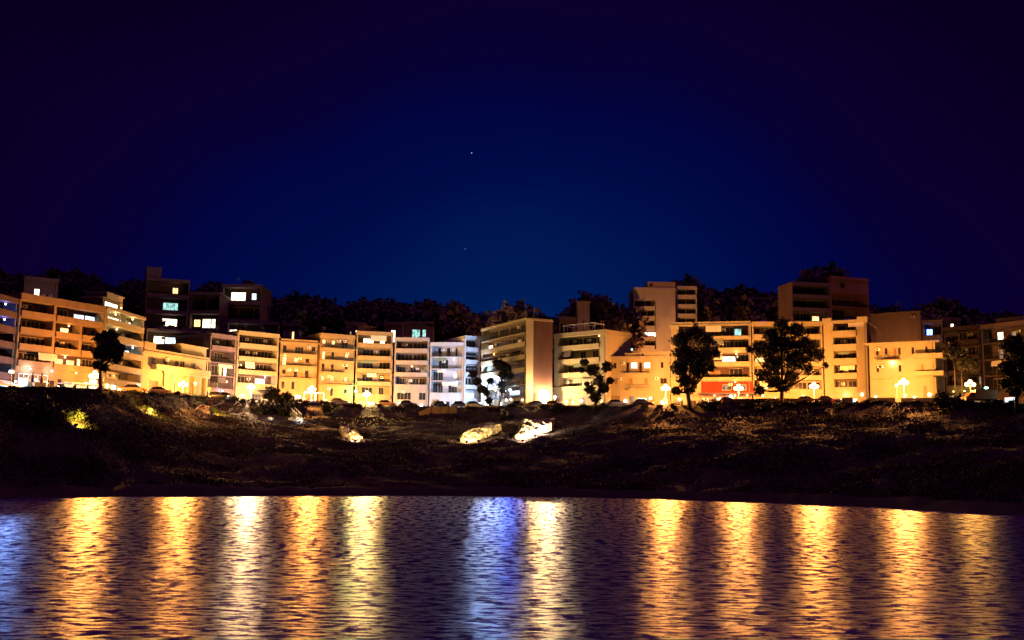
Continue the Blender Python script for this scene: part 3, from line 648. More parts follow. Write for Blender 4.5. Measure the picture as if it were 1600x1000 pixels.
bld('tower_house', 'slim tan tower with two tiny dark windows above the middle of the row', 902, 921, 262, 262, 470, [f_('.'), f_('.'), f_('.'), f_('.d.'), f_('.'), f_('.d.'), f_('.')], 'tan', depth=13, par=.3, cat='tower')
bld('house', 'dim low hillside house left of the slim tan tower', 873, 900, 264, 264, 495, [f_('.'), f_('.'), b_('d-d-'), b_('d-d-')], 'dim', depth=8, cat='house')
def bf_extra(root, W, HT, zs, rec):
    b = MB().box(W*.34, W+.01, -.05, 10.5, HT-.3, HT+1.7).build('roof_room', M['tan'], root); window(b, W*.38, HT+.5, 1.0, .7, -.05, 'w')
bld('apartment_tower', 'tall tan apartment tower with balconies on the left and small bathroom windows', 990, 1056, 300, 300, 449,
    [f_('.'), f_('...'), f_('.'), b_('d-d', rng=(0, .5)), ('b', '.Y-Y|', {'rng': (0, .5)}), b_('d-d...', rng=(0, .5)), b_('d-d..w', rng=(0, .5)), b_('d-d..w.', rng=(0, .5)), f_('.....')], 'white', rec=1.6, roof='t', extra=bf_extra, fin=(1, 6.5))
bld('apartment_tower', 'lower right half of the tall tower with one balcony per floor', 1058, 1090, 302, 302, 447,
    [f_('.'), f_('.'), f_('.'), b_('d-d'), b_('d-d-'), b_('d-d-'), b_('d-d-'), b_('d-d-'), b_('d-d-')], 'white', rec=1.6, roof='a')
bld('apartment_block', 'dim square hillside block between dark trees above the spreading tree', 1168, 1212, 320, 320, 464, [f_('.'), f_('.'), f_('.w.w'), f_('.w.w'), f_('.')], 'dim')
bld('apartment_block', 'big reddish boxy hilltop building rising above the piered block', 1301, 1361, 292, 296, 431, [f_('.'), f_('...'), r_('..k-'), r_('..k-'), r_('k-..'), r_('.....'), f_('.w...')], 'brick', depth=12, roof='s')
bld('apartment_block', 'dark wing joined to the reddish hilltop building with one yellow lit window', 1240, 1300, 288, 290, 440, [f_('.'), f_('.'), b_('d-d-'), b_('d-d-'), b_('d-d-L-.'), b_('d-d-'), b_('d-d-')], 'dim', roof='s', depth=9)
bld('house', 'dark house with a glowing blue roof terrace right of the blank wall', 1443, 1475, 230, 228, 501, [f_('.'), f_('.'), f_('.'), b_('B-C-', g=1), b_('B-d-')], 'dim', depth=7, cat='house')
bld('house', 'low dark house with two tiny lit windows above the ochre blocks', 538, 568, 284, 284, 503, [f_('.'), f_('.'), f_('.X.Y..')], 'dim', depth=6, cat='house')
bld('house', 'dark house with a lone warm window above the right end of the cream block', 440, 466, 286, 286, 505, [f_('.'), f_('.'), f_('..L.')], 'dim', depth=6, cat='house')
bld('house', 'small hilltop house with a white lit window among dark trees at the right', 1477, 1504, 290, 290, 496, [f_('.'), f_('.'), f_('.Y.')], 'dim', depth=7, cat='house')
bld('house', 'long unlit hillside house under the trees at the right edge', 1560, 1660, 262, 250, 498, [f_('.'), f_('.'), r_('d-d-d-d-')], 'dim', depth=8, cat='house')

# ================================================================ street lamps
LAMP_K = 9.2
def lamp(px, py, label, globes=3, col=WARM, watts=5200, d=None, gm='globe', rad=.3, y_off=-11.8):
    watts = watts*(LAMP_K if d is None else 7.0)
    d = d or float(DB(px))+y_off
    p = at(px, py, d); z0 = H(p.x, p.y); h = p.z-z0
    root = empty('street_lamp', (p.x, p.y, z0)); tag(root, label, 'street lamp', 'globe lamps along the street')
    MB().tube([(0, 0, -.4), (0, 0, .35), (0, 0, .4), (0, 0, h+.1)], [.16, .14, .07, .05], 8).build('post', M['iron'], root, True)
    if globes == 1:
        MB().ball((0, 0, 0), .28).build('globe', M[gm], root, True, (0, 0, h+.35)); lz = h+.35
    else:
        m = MB()
        for k in range(3):
            a = 2*math.pi*k/3+math.pi/2+.0; x, y = .52*math.cos(a), .52*math.sin(a)
            pass
        m.tube([(-.6, 0, h), (-.3, 0, h-.12), (.3, 0, h-.12), (.6, 0, h)], [.03]*4, 6); m.build('arm', M['iron'], root)
        for x, zz in ((-.6, .25), (.6, .25), (0, .75)): MB().ball((0, 0, 0), .36).build('globe', M[gm], root, True, (x, 0, h+zz))
        lz = h+.35
    plight('lamp_light', (0, -.05, lz), col, watts, rad, root)
    return root
lamp(148, 590, 'three globe street lamp by the pale tree trunk at the left cafe', watts=3600)
lamp(286, 603, 'three globe street lamp in front of the columned villa', watts=3800)
lamp(392, 607, 'three globe street lamp with a whiter glow in front of the white lit first floor', col=(1, .56, .26), watts=4600)
lamp(487, 610, 'three globe street lamp beside the white striped pergola posts', watts=4600)
lamp(573, 618, 'street lamp with three globes right of the green wall lamp', col=(1, .58, .16), watts=4600)
lamp(853, 620, 'three globe street lamp before the low cafe pavilion', col=(1, .56, .2), watts=4200)
lamp(867, 623, 'single white globe street lamp beside the cafe pavilion lamp', globes=1, col=(1, .8, .6), watts=700, gm='globec')
lamp(1040, 609, 'street lamp left of the tall leafy tree with a leaning bright head', watts=4200)
lamp(1154, 609, 'three globe street lamp before the red taverna', watts=3600)
lamp(1272, 606, 'three globe street lamp right of the largest tree', watts=4400)
lamp(1412, 600, 'three globe street lamp before the corner building', watts=4000)
lamp(1401, 605, 'single small globe street lamp just left of the corner building lamp', globes=1, watts=300)
lamp(305, 602, 'single small globe street lamp just right of the villa lamp', globes=1, watts=250)
lamp(1516, 603, 'three globe street lamp above the box truck at the right', watts=900, col=(1, .42, .07))
# added lamps, unseen behind the front row, to light the towers and blocks there
for px, py, d, wt, lb in ((962, 600, 276, 4200, 'added unseen lamp below the tall tan tower'), (1020, 585, 283, 5500, 'added unseen lamp right under the tall tan tower'), (1325, 560, 268, 1100, 'added unseen lamp below the reddish hilltop building'), (890, 590, 250, 800, 'added unseen lamp below the slim tan tower'), (1400, 575, 224, 700, 'added unseen lamp behind the corner building by the blank wall'), (300, 560, 250, 110, 'added unseen lamp behind the villa')):
    lamp(px, py, lb, d=d, watts=wt, globes=1)
# blue white floodlight mast near the twisted trees
def flood(px, py, d, label, col, watts, aim, h=None):
    p = at(px, py, d); z0 = H(p.x, p.y); h = p.z-z0
    root = empty('floodlight', (p.x, p.y, z0)); tag(root, label, 'floodlight')
    MB().tube([(0, 0, -.4), (0, 0, h)], [.09, .06], 8).build('post', M['steel'], root)
    hd = MB().box(-.35, .35, -.12, .12, -.2, .25).build('lamp_head', M['steel'], root, loc=(0, 0, h+.2))
    MB().box(-.3, .3, -.17, -.123, -.15, .2).build('lens', M['globec'], hd)
    plight('lamp_light', (0, -.45, 0), col, watts, .25, hd, spot=((-p.x, -p.y, -.075*p.y), math.radians(20)))
    if aim: plight('spill_light', (0, .4, .3), (.45, .65, 1), aim*1.6, .2, hd, spot=((0, 1, .15), math.radians(165)))
flood(757, 602, 243, 'blue white floodlight on a post behind the left twisted tree', (.32, .48, 1), 30000, 13000)
flood(771, 609, 241, 'white floodlight on a post between the two twisted trees', (.6, .72, 1), 3500, 6000)
flood(797, 611, 232, 'blue white floodlight beside the right twisted tree', (.04, .12, 1), 9000, 300)
flood(18, 583, 162, 'blue white floodlight on a post at the left cafe corner', (.2, .34, 1), 8000, 500)
def small_lamp(px, py, d, label, col, watts, mat):
    p = at(px, py, d); z0 = H(p.x, p.y); h = p.z-z0
    root = empty('street_lamp', (p.x, p.y, z0)); tag(root, label, 'street lamp')
    MB().tube([(0, 0, -.4), (0, 0, h-.2)], [.08, .05], 8).build('post', M['iron'], root)
    MB().ball((0, 0, 0), .26, sq=(1.5, 1, .7)).build('globe', mat, root, True, (0, 0, h)); plight('lamp_light', (0, 0, h-.35), col, watts, .12, root)
small_lamp(1541, 606, 190, 'green tinted lamp right of the box truck', (.2, 1, .6), 450, M['globeg'])
small_lamp(1589, 608, 183, 'green white lamp under the dark tree at the right edge', (.4, .9, 1), 120, M['globeg'])
small_lamp(986, 546, 245, 'pale green lamp on the slope below the tall tower', (.6, .9, .8), 120, M['globeg'])

# ================================================================ trees
def leaf_mesh(name, blobs, n, size, mat, rnd, squash=.9):
    """blobs: list of (centre, radius); many small leaf-sized quads through each blob's volume"""
    tot = sum(r**2 for c, r in blobs); V = []; Fc = []
    for c, r in blobs:
        k = max(8, int(n*r*r/tot))
        sub = [(rnd.normal(0, .5, 3), rnd.uniform(.25, .5)) for _ in range(7)]
        d = rnd.normal(0, 1, (k, 3)); d /= np.linalg.norm(d, axis=1)[:, None]
        rad = rnd.uniform(.25, 1.0, k)**.5
        pts = d*rad[:, None]*r
        wob = 1+.10*rnd.standard_normal(k)+.30*np.sin(d[:, 0]*5+c[0])*np.cos(d[:, 2]*6+c[1])+.16*np.sin(d[:, 1]*9+c[2])
        pts = pts*wob[:, None]; pts[:, 2] *= squash
        pts += np.array(c)
        a = rnd.normal(0, 1, (k, 3)); a /= np.linalg.norm(a, axis=1)[:, None]
        b = np.cross(a, rnd.normal(0, 1, (k, 3))); b /= np.linalg.norm(b, axis=1)[:, None]
        s = size*rnd.uniform(.6, 1.3, k)[:, None]
        q = np.stack([pts-a*s-b*s*.5, pts+a*s*.2-b*s*.7, pts+a*s+b*s*.4, pts-a*s*.3+b*s*.6], 1)
        V.append(q.reshape(-1, 3))
    V = np.concatenate(V); nf = len(V)//4
    me = bpy.data.meshes.new(name); me.vertices.add(len(V)); me.vertices.foreach_set('co', V.astype(np.float32).ravel())
    me.loops.add(nf*4); me.loops.foreach_set('vertex_index', np.arange(nf*4, dtype=np.int32)); me.polygons.add(nf)
    me.polygons.foreach_set('loop_start', np.arange(0, nf*4, 4, dtype=np.int32)); me.polygons.foreach_set('loop_total', np.full(nf, 4, np.int32))
    me.update(calc_edges=True); me.materials.append(mat); return me
def tree(label, d, trunk, blobs, n=5000, size=.22, leaf='leaf', bark='bark2', limbs=(), tr=(.35, .22), cat='tree', name='tree', group=None, dj=1.5):
    b0 = at(trunk[0][0], trunk[0][1], d); z0 = H(b0.x, b0.y); o = Vector((b0.x, b0.y, z0))
    root = empty(name, tuple(o)); tag(root, label, cat, group)
    rnd = np.random.RandomState(int(trunk[0][0])); px2m = d/F
    bl = []
    for (px, py, r) in blobs:
        dy = rnd.uniform(-dj, dj); c = at(px, py, d+dy)-o; bl.append((tuple(c), r*px2m*.98))
    tp = [Vector((0, 0, -.4))]+[at(px, py, d)-o for px, py in trunk]
    m = MB(); k = len(tp); m.tube(tp, [tr[0]+(tr[1]-tr[0])*i/(k-1) for i in range(k)], 9)
    top = tp[-1]
    for (c, r) in bl:
        c = Vector(c); st = min(tp[1:], key=lambda q: (q-c).length)
        mid = (st*.5+c*.5)+Vector((0, 0, -r*.25)); m.tube([st, mid, c], [tr[1]*.7, tr[1]*.45, .05], 6)
    m.build('trunk', M[bark], root, True)
    cr = bpy.data.objects.new('crown', leaf_mesh('crown', bl, n, size, M[leaf], rnd)); link(cr, root)
    return root
tree('round crowned tree with a brightly lit pale trunk by the left cafe', 166, [(157, 607), (156, 590), (157, 575)],
     [(158, 530, 11), (172, 527, 12), (186, 545, 9), (158, 553, 12), (178, 556, 12), (151, 570, 7), (170, 542, 14), (163, 575, 6)], n=11000, size=.19, bark='bark')
tree('left of the two twisted pruned trees with small dark leaf clumps', 238, [(769, 647), (764, 625), (757, 610), (748, 597), (741, 586)],
     [(739, 584, 6.5), (746, 596, 6.5), (753, 608, 7), (766, 595, 5), (760, 614, 5), (764, 626, 5.5), (768, 636, 4)], n=8000, size=.17, dj=.4)
tree('right twisted tree with a pale leaning trunk and dark mop head', 235, [(776, 650), (780, 632), (784, 618), (784, 600), (782, 575)],
     [(781, 570, 8), (775, 566, 5), (791, 574, 7), (786, 586, 6.5), (797, 588, 6), (799, 581, 4), (784, 601, 6), (785, 611, 4)], n=8500, size=.17, bark='bark', dj=.4, tr=(.3, .2))
tree('lumpy pruned tree with round leaf balls on thick limbs before the angled block', 215, [(926, 646), (929, 634), (938, 610), (934, 590), (927, 580)],
     [(913, 566, 6.5), (909, 578, 5), (926, 579, 9.5), (949, 573, 8.5), (937, 592, 6), (953, 595, 6), (943, 606, 8.5), (922, 609, 8), (931, 621, 8.5), (917, 600, 4.5)], n=13000, size=.16, dj=.5)
tree('tall dense leafy tree with a forked trunk left of the red taverna', 207, [(1078, 647), (1077, 630), (1074, 612)],
     [(1063, 531, 14), (1084, 523, 15), (1103, 534, 14), (1070, 553, 18), (1100, 558, 17), (1062, 575, 14), (1092, 578, 14), (1070, 595, 12), (1057, 611, 8), (1078, 607, 10), (1112, 575, 7), (1120, 553, 7)], n=17000, size=.20, tr=(.5, .4))
tree('largest tree with a wide spreading crown and dark forked trunk right of the taverna', 205, [(1219, 642), (1221, 625), (1222, 610)],
     [(1221, 507, 11), (1245, 516, 13), (1203, 524, 12), (1186, 545, 12), (1200, 548, 14), (1222, 537, 19), (1258, 540, 17), (1276, 554, 12), (1290, 571, 5), (1243, 563, 18), (1208, 569, 16), (1192, 588, 11), (1186, 609, 9), (1209, 597, 11), (1236, 588, 10), (1226, 606, 7), (1171, 546, 6), (1262, 575, 9)], n=20000, size=.20, tr=(.5, .4))
tree('dark tree standing against the right edge of the row', 176, [(1588, 640), (1588, 620), (1587, 600)],
     [(1583, 540, 17), (1600, 560, 22), (1575, 575, 14), (1592, 590, 16), (1570, 600, 8), (1610, 600, 18), (1585, 612, 9)], n=9000, size=.24)
tree('slim bare stemmed tree with a sparse dark crown right of the corner building', 196, [(1493, 625), (1492, 590), (1491, 555)],
     [(1492, 543, 10), (1483, 553, 8), (1502, 552, 8)], n=1900, size=.22, tr=(.16, .1))
tree('thin slanting tree with drooping crown beside the green lamp', 195, [(1504, 625), (1503, 600), (1502, 575)],
     [(1510, 563, 9), (1520, 573, 8), (1500, 571, 6)], n=1700, size=.2, tr=(.13, .09))
tree('small roadside tree with tangled branches between the white lit block and ochre block', 228, [(424, 634), (424, 622), (425, 612)],
     [(421, 611, 8), (429, 614, 8), (415, 619, 6), (434, 621, 6), (425, 622, 7)], n=3200, size=.18, leaf='leaf2', dj=.5)
tree('short dark tree beside the lit doorway of the railed ochre block', 231, [(448, 636), (448, 628)],
     [(446, 620, 8), (454, 624, 7), (440, 626, 5)], n=2600, size=.18, leaf='leaf2', dj=.5)
# hillside trees behind the roofs
def htree(px, py, r, d, base=None):
    """px,py = top of the crown; r = crown radius in photo pixels at that depth"""
    c = at(px, py+r, d); z0 = H(c.x, c.y); return c, z0
REG = [(30, 'the dim far left block'), (90, 'the small dark hilltop house'), (160, 'the block with stepped balconies'), (222, 'the pale lift tower'), (290, 'the dark high block with three lit windows'), (340, 'the long dark block'), (403, 'the dark tower block'), (434, 'the cream block with dark balconies'), (495, 'the railed ochre block'), (553, 'the ochre block with small lit windows'), (613, 'the block with the green lamp'), (676, 'the house with the pale green window'), (724, 'the white washed block'), (752, 'the slim white block'), (822, 'the oblique balconied block'), (864, 'the blank orange side wall'), (900, 'the dim low hillside house'), (948, 'the slim tan tower'), (990, 'the gap left of the tall tower'), (1056, 'the tall apartment tower'), (1092, 'the lower half of the tall tower'), (1168, 'the taverna building'), (1212, 'the dim square hillside block'), (1240, 'the largest street tree'), (1300, 'the dark wing of the reddish building'), (1362, 'the reddish hilltop building'), (1441, 'the blank party wall'), (1477, 'the blue roof terrace'), (1506, 'the small hilltop house at the right'), (1560, 'the dim block with balcony bands'), (9999, 'the dark block at the right edge')]
protos = []
for k in range(3):
    rnd = np.random.RandomState(20+k); root = empty('hillside_tree', (0, 0, -500)); bl = []
    for j in range(9):
        a = rnd.uniform(0, 6.28); rad = rnd.uniform(0, 2.3); bl.append(((rad*math.cos(a), rad*math.sin(a), 6.2+rnd.uniform(-2.2, 2.4)), rnd.uniform(1.3, 2.2)))
    MB().tube([(0, 0, -3), (.1, 0, 2.5), (.2, .1, 6)], [.35, .28, .12], 7).build('trunk', M['bark2'], root, True)
    cr = bpy.data.objects.new('crown', leaf_mesh('crown', bl, 2600, .42, M['leafh'], rnd)); link(cr, root); protos.append(root)
used = [0, 0, 0]
def place_tree(px, ytop, d, sc_=None, k=None):
    k = rng.randrange(3) if k is None else k
    c = at(px, ytop, d); z0 = H(c.x, c.y); h = max(3.5, c.z-z0)
    o = protos[k] if not used[k] else copy_tree(protos[k]); used[k] = 1
    s = min(h/9.0, 2.2); wv = s*rng.uniform(.85, 1.15) if s > .7 else .7
    o.location = (c.x, c.y, c.z-9.0*s if h > 9*2.2 else z0); o.scale = (wv, wv, s); o.rotation_euler = (0, 0, rng.uniform(0, 6.28))
    where = next((t for lim, t in REG if px < lim), REG[-1][1])
    o['label_done'] = 0; del o['label_done']
    tag(o, ('bushy skyline tree above ' if d > 345 else 'bushy hillside tree behind ')+where, 'tree', 'trees on the hillside behind the rooftops')
SK = tb([-50, 0, 60, 120, 180, 230, 300, 345, 410, 450, 470, 490, 510, 540, 570, 590, 620, 650, 680, 700, 720, 735, 750, 790, 850, 880, 930, 960, 980, 1100, 1130, 1160, 1200, 1240, 1370, 1400, 1440, 1470, 1490, 1540, 1600, 1700],
         [432, 430, 430, 428, 445, 440, 455, 452, 470, 474, 472, 466, 476, 488, 478, 470, 480, 476, 474, 480, 484, 492, 498, 488, 500, 495, 475, 486, 490, 458, 452, 458, 462, 460, 480, 486, 488, 476, 478, 490, 494, 494])
for px in list(range(-40, 1660, 15)):
    for row, (d, dy) in enumerate(((372, 0), (325, 14))):
        pxx = px+rng.uniform(-6, 6); yt = float(SK(pxx))+dy+rng.uniform(-4, 7)
        if 1236 < pxx < 1365 and row == 0: continue
        place_tree(pxx, yt, d+rng.uniform(-8, 8))
for px, yt, d in ((928, 472, 275), (940, 474, 276), (1080, 446, 313), (1270, 428, 300), (1290, 426, 302), (790, 487, 262), (808, 490, 262), (255, 510, 250), (700, 484, 300), (715, 487, 300), (1470, 474, 300), (1482, 478, 296), (975, 492, 290), (962, 490, 292)):
    place_tree(px, yt, d)

# ================================================================ shrubs on the crest and the slope
sp = []
for k in range(3):
    rnd = np.random.RandomState(60+k); bl = [((rnd.uniform(-.8, .8), rnd.uniform(-.6, .6), rnd.uniform(.3, .9)), rnd.uniform(.5, .8)) for _ in range(6)]
    o = bpy.data.objects.new('shrub', leaf_mesh('shrub', bl, 900, .13, M['leaf2'], rnd)); link(o); sp.append(o)
us = [0]*3
def shrub(px, py, d, s, label, group=None, sz=None):
    k = int(px+py) % 3; o = sp[k] if not us[k] else sp[k].copy()
    if us[k]: sc.collection.objects.link(o)
    us[k] = 1
    p = hit(px, py) if d is None else at(px, py, d); p.z = H(p.x, p.y)-.15*s
    o.location = p; o.scale = (s, s, sz or s); o.rotation_euler = (0, 0, px); tag(o, label, 'shrub', group)
for px, py, s, lb in ((20, 648, 1.5, 'big rounded dark bush low on the left slope'), (45, 655, 2.3, 'largest rounded bush on the slope below the left cafe'), (62, 652, 1.4, 'dark bush on the right shoulder of the largest bush'),
                      (514, 642, 1.5, 'dark round bush on the lit bank below the ochre blocks'), (795, 655, 1.5, 'dark round bush between the two brightest rock patches'),
                      (876, 646, 2.0, 'squared dark bush on the bank below the angled block'), (1105, 640, 1.6, 'low dark bush on the bank in front of the taverna'), (1195, 641, 1.5, 'low dark bush just left of the largest tree trunk'), (1308, 640, 1.2, 'small dark bush beside the pale concrete block'),
                      (405, 645, 2.0, 'tangled bush beside the small roadside tree'), (440, 648, 2.4, 'bush hanging over the white lit hollow'), (1480, 640, 2.2, 'wide dark bush left of the box truck')):
    shrub(px, py, None, s, lb)
REG2 = [(100, 'the left cafe'), (160, 'the cafe canopy'), (222, 'the narrow lit block'), (270, 'the villa door'), (325, 'the villa columns'), (370, 'the grey block'), (434, 'the white lit first floor'), (495, 'the railed ochre block'), (553, 'the ochre block with small lit windows'), (613, 'the green lamp block'), (670, 'the pinkish white block'), (752, 'the white blocks'), (800, 'the twisted trees'), (866, 'the cafe pavilion'), (947, 'the angled block'), (1050, 'the three storey building'), (1130, 'the tall leafy tree'), (1180, 'the taverna'), (1290, 'the largest tree'), (1358, 'the piered block'), (1475, 'the corner building'), (1560, 'the box truck'), (9999, 'the right edge tree')]
for px in np.arange(4, 1600, 21):
    if 640 < px < 725 or 1040 < px < 1050: continue
    pp = px+rng.uniform(-8, 8); s = rng.uniform(.5, 1.0)*(.8 if px < 360 else 1)
    shrub(pp, 600, float(DB(pp))-16.5+rng.uniform(-1.5, 1), s, 'scrubby shrub on the crest below '+next(t for lim, t in REG2 if pp < lim), 'shrubs along the crest of the bank', s*.75)
# dry grass and scrub over the slope
def scrub():
    r = np.random.RandomState(9); n = 190000
    px = r.uniform(-80, 1680, n); ds = SHORE(px); db = DB(px); t = r.rand(n); y = ds+3+(db-15-ds-3)*t; x = (px-800)/F*y
    dens = vnoise(x, y, 6, 21)*.6+vnoise(x, y, 2, 22)*.4; keep = dens > .14; x, y, dens = x[keep], y[keep], dens[keep]; n = len(x)
    z = Hgt(x, y)-.05; h = .16+.55*np.maximum(dens-.3, 0)*r.uniform(.3, 1.1, n); a = r.uniform(0, 6.28, n); wd = h*r.uniform(.25, .6, n)
    dx, dy = np.cos(a)*wd, np.sin(a)*wd; lx, ly = r.normal(0, .25, n)*h, r.normal(0, .25, n)*h
    V = np.stack([np.stack([x-dx, y-dy, z], -1), np.stack([x+dx, y+dy, z], -1), np.stack([x+lx+dx*.3, y+ly+dy*.3, z+h], -1), np.stack([x+lx-dx*.5, y+ly-dy*.5, z+h*.8], -1)], 1).reshape(-1, 3)
    me = bpy.data.meshes.new('dry_grass'); me.vertices.add(len(V)); me.vertices.foreach_set('co', V.astype(np.float32).ravel())
    me.loops.add(n*4); me.loops.foreach_set('vertex_index', np.arange(n*4, dtype=np.int32)); me.polygons.add(n)
    me.polygons.foreach_set('loop_start', np.arange(0, n*4, 4, dtype=np.int32)); me.polygons.foreach_set('loop_total', np.full(n, 4, np.int32))
    me.update(calc_edges=True); me.materials.append(M['scrub']); tag(link(bpy.data.objects.new('dry_grass', me)), 'dry grass and low scrub over the dark slope', 'grass', kind='stuff')
scrub()

# ================================================================ floodlit rocks on the slope
def rock(poly, label, seed=1, tilt=1.3):
    """an outcrop whose face has the outline poly (photo pixels), leaning back up the slope"""
    import bmesh
    xs = [p[0] for p in poly]; ys = [p[1] for p in poly]; cx = sum(xs)/len(xs); yb = max(ys)
    base = hit(cx, yb); d = base.y-.3; k = d/F
    bm = bmesh.new(); vs = []
    for px, py in poly:
        q = at(px, py, d+(yb-py)*k*tilt); vs.append(bm.verts.new(q-base))
    f = bm.faces.new(vs)
    if f.normal.y > 0: f.normal_flip()
    bmesh.ops.triangulate(bm, faces=bm.faces[:])
    bmesh.ops.subdivide_edges(bm, edges=bm.edges[:], cuts=4, use_grid_fill=True); bmesh.ops.subdivide_edges(bm, edges=bm.edges[:], cuts=1, use_grid_fill=True)
    bnd = {v for e in bm.edges if len(e.link_faces) == 1 for v in e.verts}
    for v in bm.verts:
        n = float(vnoise((v.co.x+50)*1.3+v.co.z, v.co.z*2+40, .8, seed))*.9+float(vnoise(v.co.x*2+50, v.co.z*3+40, .5, seed+3))*.5
        v.co.y -= (-.3 if v in bnd else .05)+n*.55; v.co.x += (n-.7)*.6; v.co.z += (n-.7)*.4
    r = bmesh.ops.extrude_face_region(bm, geom=bm.faces[:])
    for v in r['geom']:
        if isinstance(v, bmesh.types.BMVert): v.co += Vector((0, .8, -1.2))
    bmesh.ops.recalc_face_normals(bm, faces=bm.faces[:])
    me = bpy.data.meshes.new('rock'); bm.to_mesh(me); bm.free(); me.materials.append(M['rock'])
    o = bpy.data.objects.new('rock', me); link(o); o.location = base; tag(o, label, 'rock'); return d
def ground_flood(px, py, label, col, watts, off=(-.6, 1.0), hgt=.35):
    p = hit(px, py); root = empty('ground_floodlight', tuple(p)); tag(root, label, 'floodlight')
    MB().box(-.05, .05, -.05, .05, -.3, .35).build('stake', M['iron'], root)
    hd = MB().prism([(-.22, -.18), (.22, -.18), (.28, .18), (-.28, .18)], -.1, .1).build('lamp_head', M['iron'], root, loc=(0, 0, .5))
    hd.rotation_euler.x = math.radians(-25)
    MB().box(-.2, .2, .103, .12, -.14, .14).build('lens', M['globec'], hd)
    plight('lamp_light', (off[0]*.3, .42, .62), col, watts, .15, root, spot=((off[0], off[1], .12), math.radians(150)))
def ground_flood(px, py, label, col, watts, fwd=2.2, r=.15, y=None):
    """low floodlight aimed up the slope, away from the water"""
    p = hit(px, py); y = p.y-fwd if y is None else y-fwd; x = (px-800)/F*y; p = Vector((x, y, H(x, y))); root = empty('ground_floodlight', tuple(p)); tag(root, label, 'floodlight')
    MB().box(-.05, .05, -.05, .05, -.3, .35).build('stake', M['iron'], root)
    hd = MB().prism([(-.22, -.18), (.22, -.18), (.28, .18), (-.28, .18)], -.1, .1).build('lamp_head', M['iron'], root, loc=(0, 0, .5))
    hd.rotation_euler.x = math.radians(-25)
    MB().box(-.2, .2, .103, .12, -.14, .14).build('lens', M['globec'], hd)
    plight('lamp_light', (0, .35, .7), col, watts, r, root, spot=((0, 1, .25), math.radians(140)))
YG = (1, .78, .06)
def tuft(px, py, s, label):
    p = hit(px, py); m = bpy.data.objects.new('shrub', sp[0].data); link(m); m.location = p-Vector((0, 0, .2)); m.scale = (s*1.3, s, s); tag(m, label, 'shrub')
tuft(119, 656, 1.3, 'green shrub lit yellow from below on the left slope'); ground_flood(124, 660, 'ground floodlight lighting a green shrub on the left slope', YG, 5500)
tuft(230, 644, .9, 'left of two small shrubs glowing yellow below the villa'); tuft(238, 645, .8, 'right of two small shrubs glowing yellow below the villa')
ground_flood(239, 647, 'ground floodlight with yellow light right below the villa', YG, 4500); ground_flood(230, 646, 'small ground floodlight left of its twin below the villa', YG, 3500)
rock([(304, 646), (308, 636), (317, 631), (328, 633), (332, 641), (329, 646)], 'orange lit boulder below the right end of the villa', 5); ground_flood(319, 648, 'ground floodlight under the orange lit boulder', (1, .45, .12), 700)
tuft(334, 644, .8, 'shrub glowing yellow green beside the orange lit boulder'); ground_flood(337, 648, 'ground floodlight beside the orange lit boulder', (1, .85, .06), 5000)
rock([(414, 656), (421, 651), (430, 652), (427, 656)], 'small cold lit rock under the tangled bush', 7); ground_flood(421, 657, 'cold white ground floodlight under the tangled bush', (.7, .88, 1), 500)
rock([(450, 653), (462, 651), (474, 653), (472, 659), (464, 658)], 'flat white lit rock at the foot of the stair rail', 8); ground_flood(471, 660, 'cold white ground floodlight at the foot of the stair rail', (.85, .93, 1), 800)
r1 = rock([(533, 674), (532, 664), (545, 668), (560, 674), (566, 682), (560, 688), (548, 684)], 'warm lit rock ledge low on the slope left of centre', 11); ground_flood(559, 689, 'ground floodlight below the rock ledge left of centre', (1, .62, .25), 5000, y=r1)
r2 = rock([(718, 685), (724, 676), (738, 669), (768, 663), (785, 663), (764, 672), (752, 680), (742, 687), (730, 690)], 'long pale lit rock shelf right below the ochre fence', 14); ground_flood(732, 691, 'ground floodlight in front of the long rock shelf', (1, .66, .22), 6000, y=r2); ground_flood(751, 683, 'second ground floodlight further up the long rock shelf', (1, .66, .22), 4000, y=r2)
r3 = rock([(806, 679), (814, 668), (816, 655), (832, 656), (866, 653), (862, 662), (846, 668), (834, 677), (819, 684)], 'brightest rock face glaring white on the slope', 17); ground_flood(819, 685, 'ground floodlight before the brightest rock face', (1, .80, .45), 5500, y=r3); ground_flood(850, 664, 'added third ground floodlight at the top of the brightest rock face', (1, .80, .45), 9000, y=r3+3.2); ground_flood(838, 674, 'second ground floodlight further up the brightest rock face', (1, .80, .45), 9000, y=r3+1.2)  # third floodlight added to brighten the upper face

gs = random.Random(12)
for (px0, px1, py0, py1, nn, lb) in ((800, 868, 662, 688, 9, 'small pale stone lying around the brightest rock face'), (716, 790, 672, 694, 9, 'small pale stone lying around the long rock shelf'), (528, 574, 676, 692, 5, 'small pale stone lying around the rock ledge left of centre')):
    for k in range(nn):
        px = gs.uniform(px0, px1); py = gs.uniform(py0, py1); q = hit(px, py); r = gs.uniform(.2, .45)
        ob = MB().ball((0, 0, 0), r, 9, 6, (1.3, 1, .6), .16, gs).build('rock', M['rock'], None, False, (q.x, q.y, q.z+r*.2)); ob.rotation_euler.z = px; tag(ob, lb, 'rock', 'small stones around the floodlit rocks')

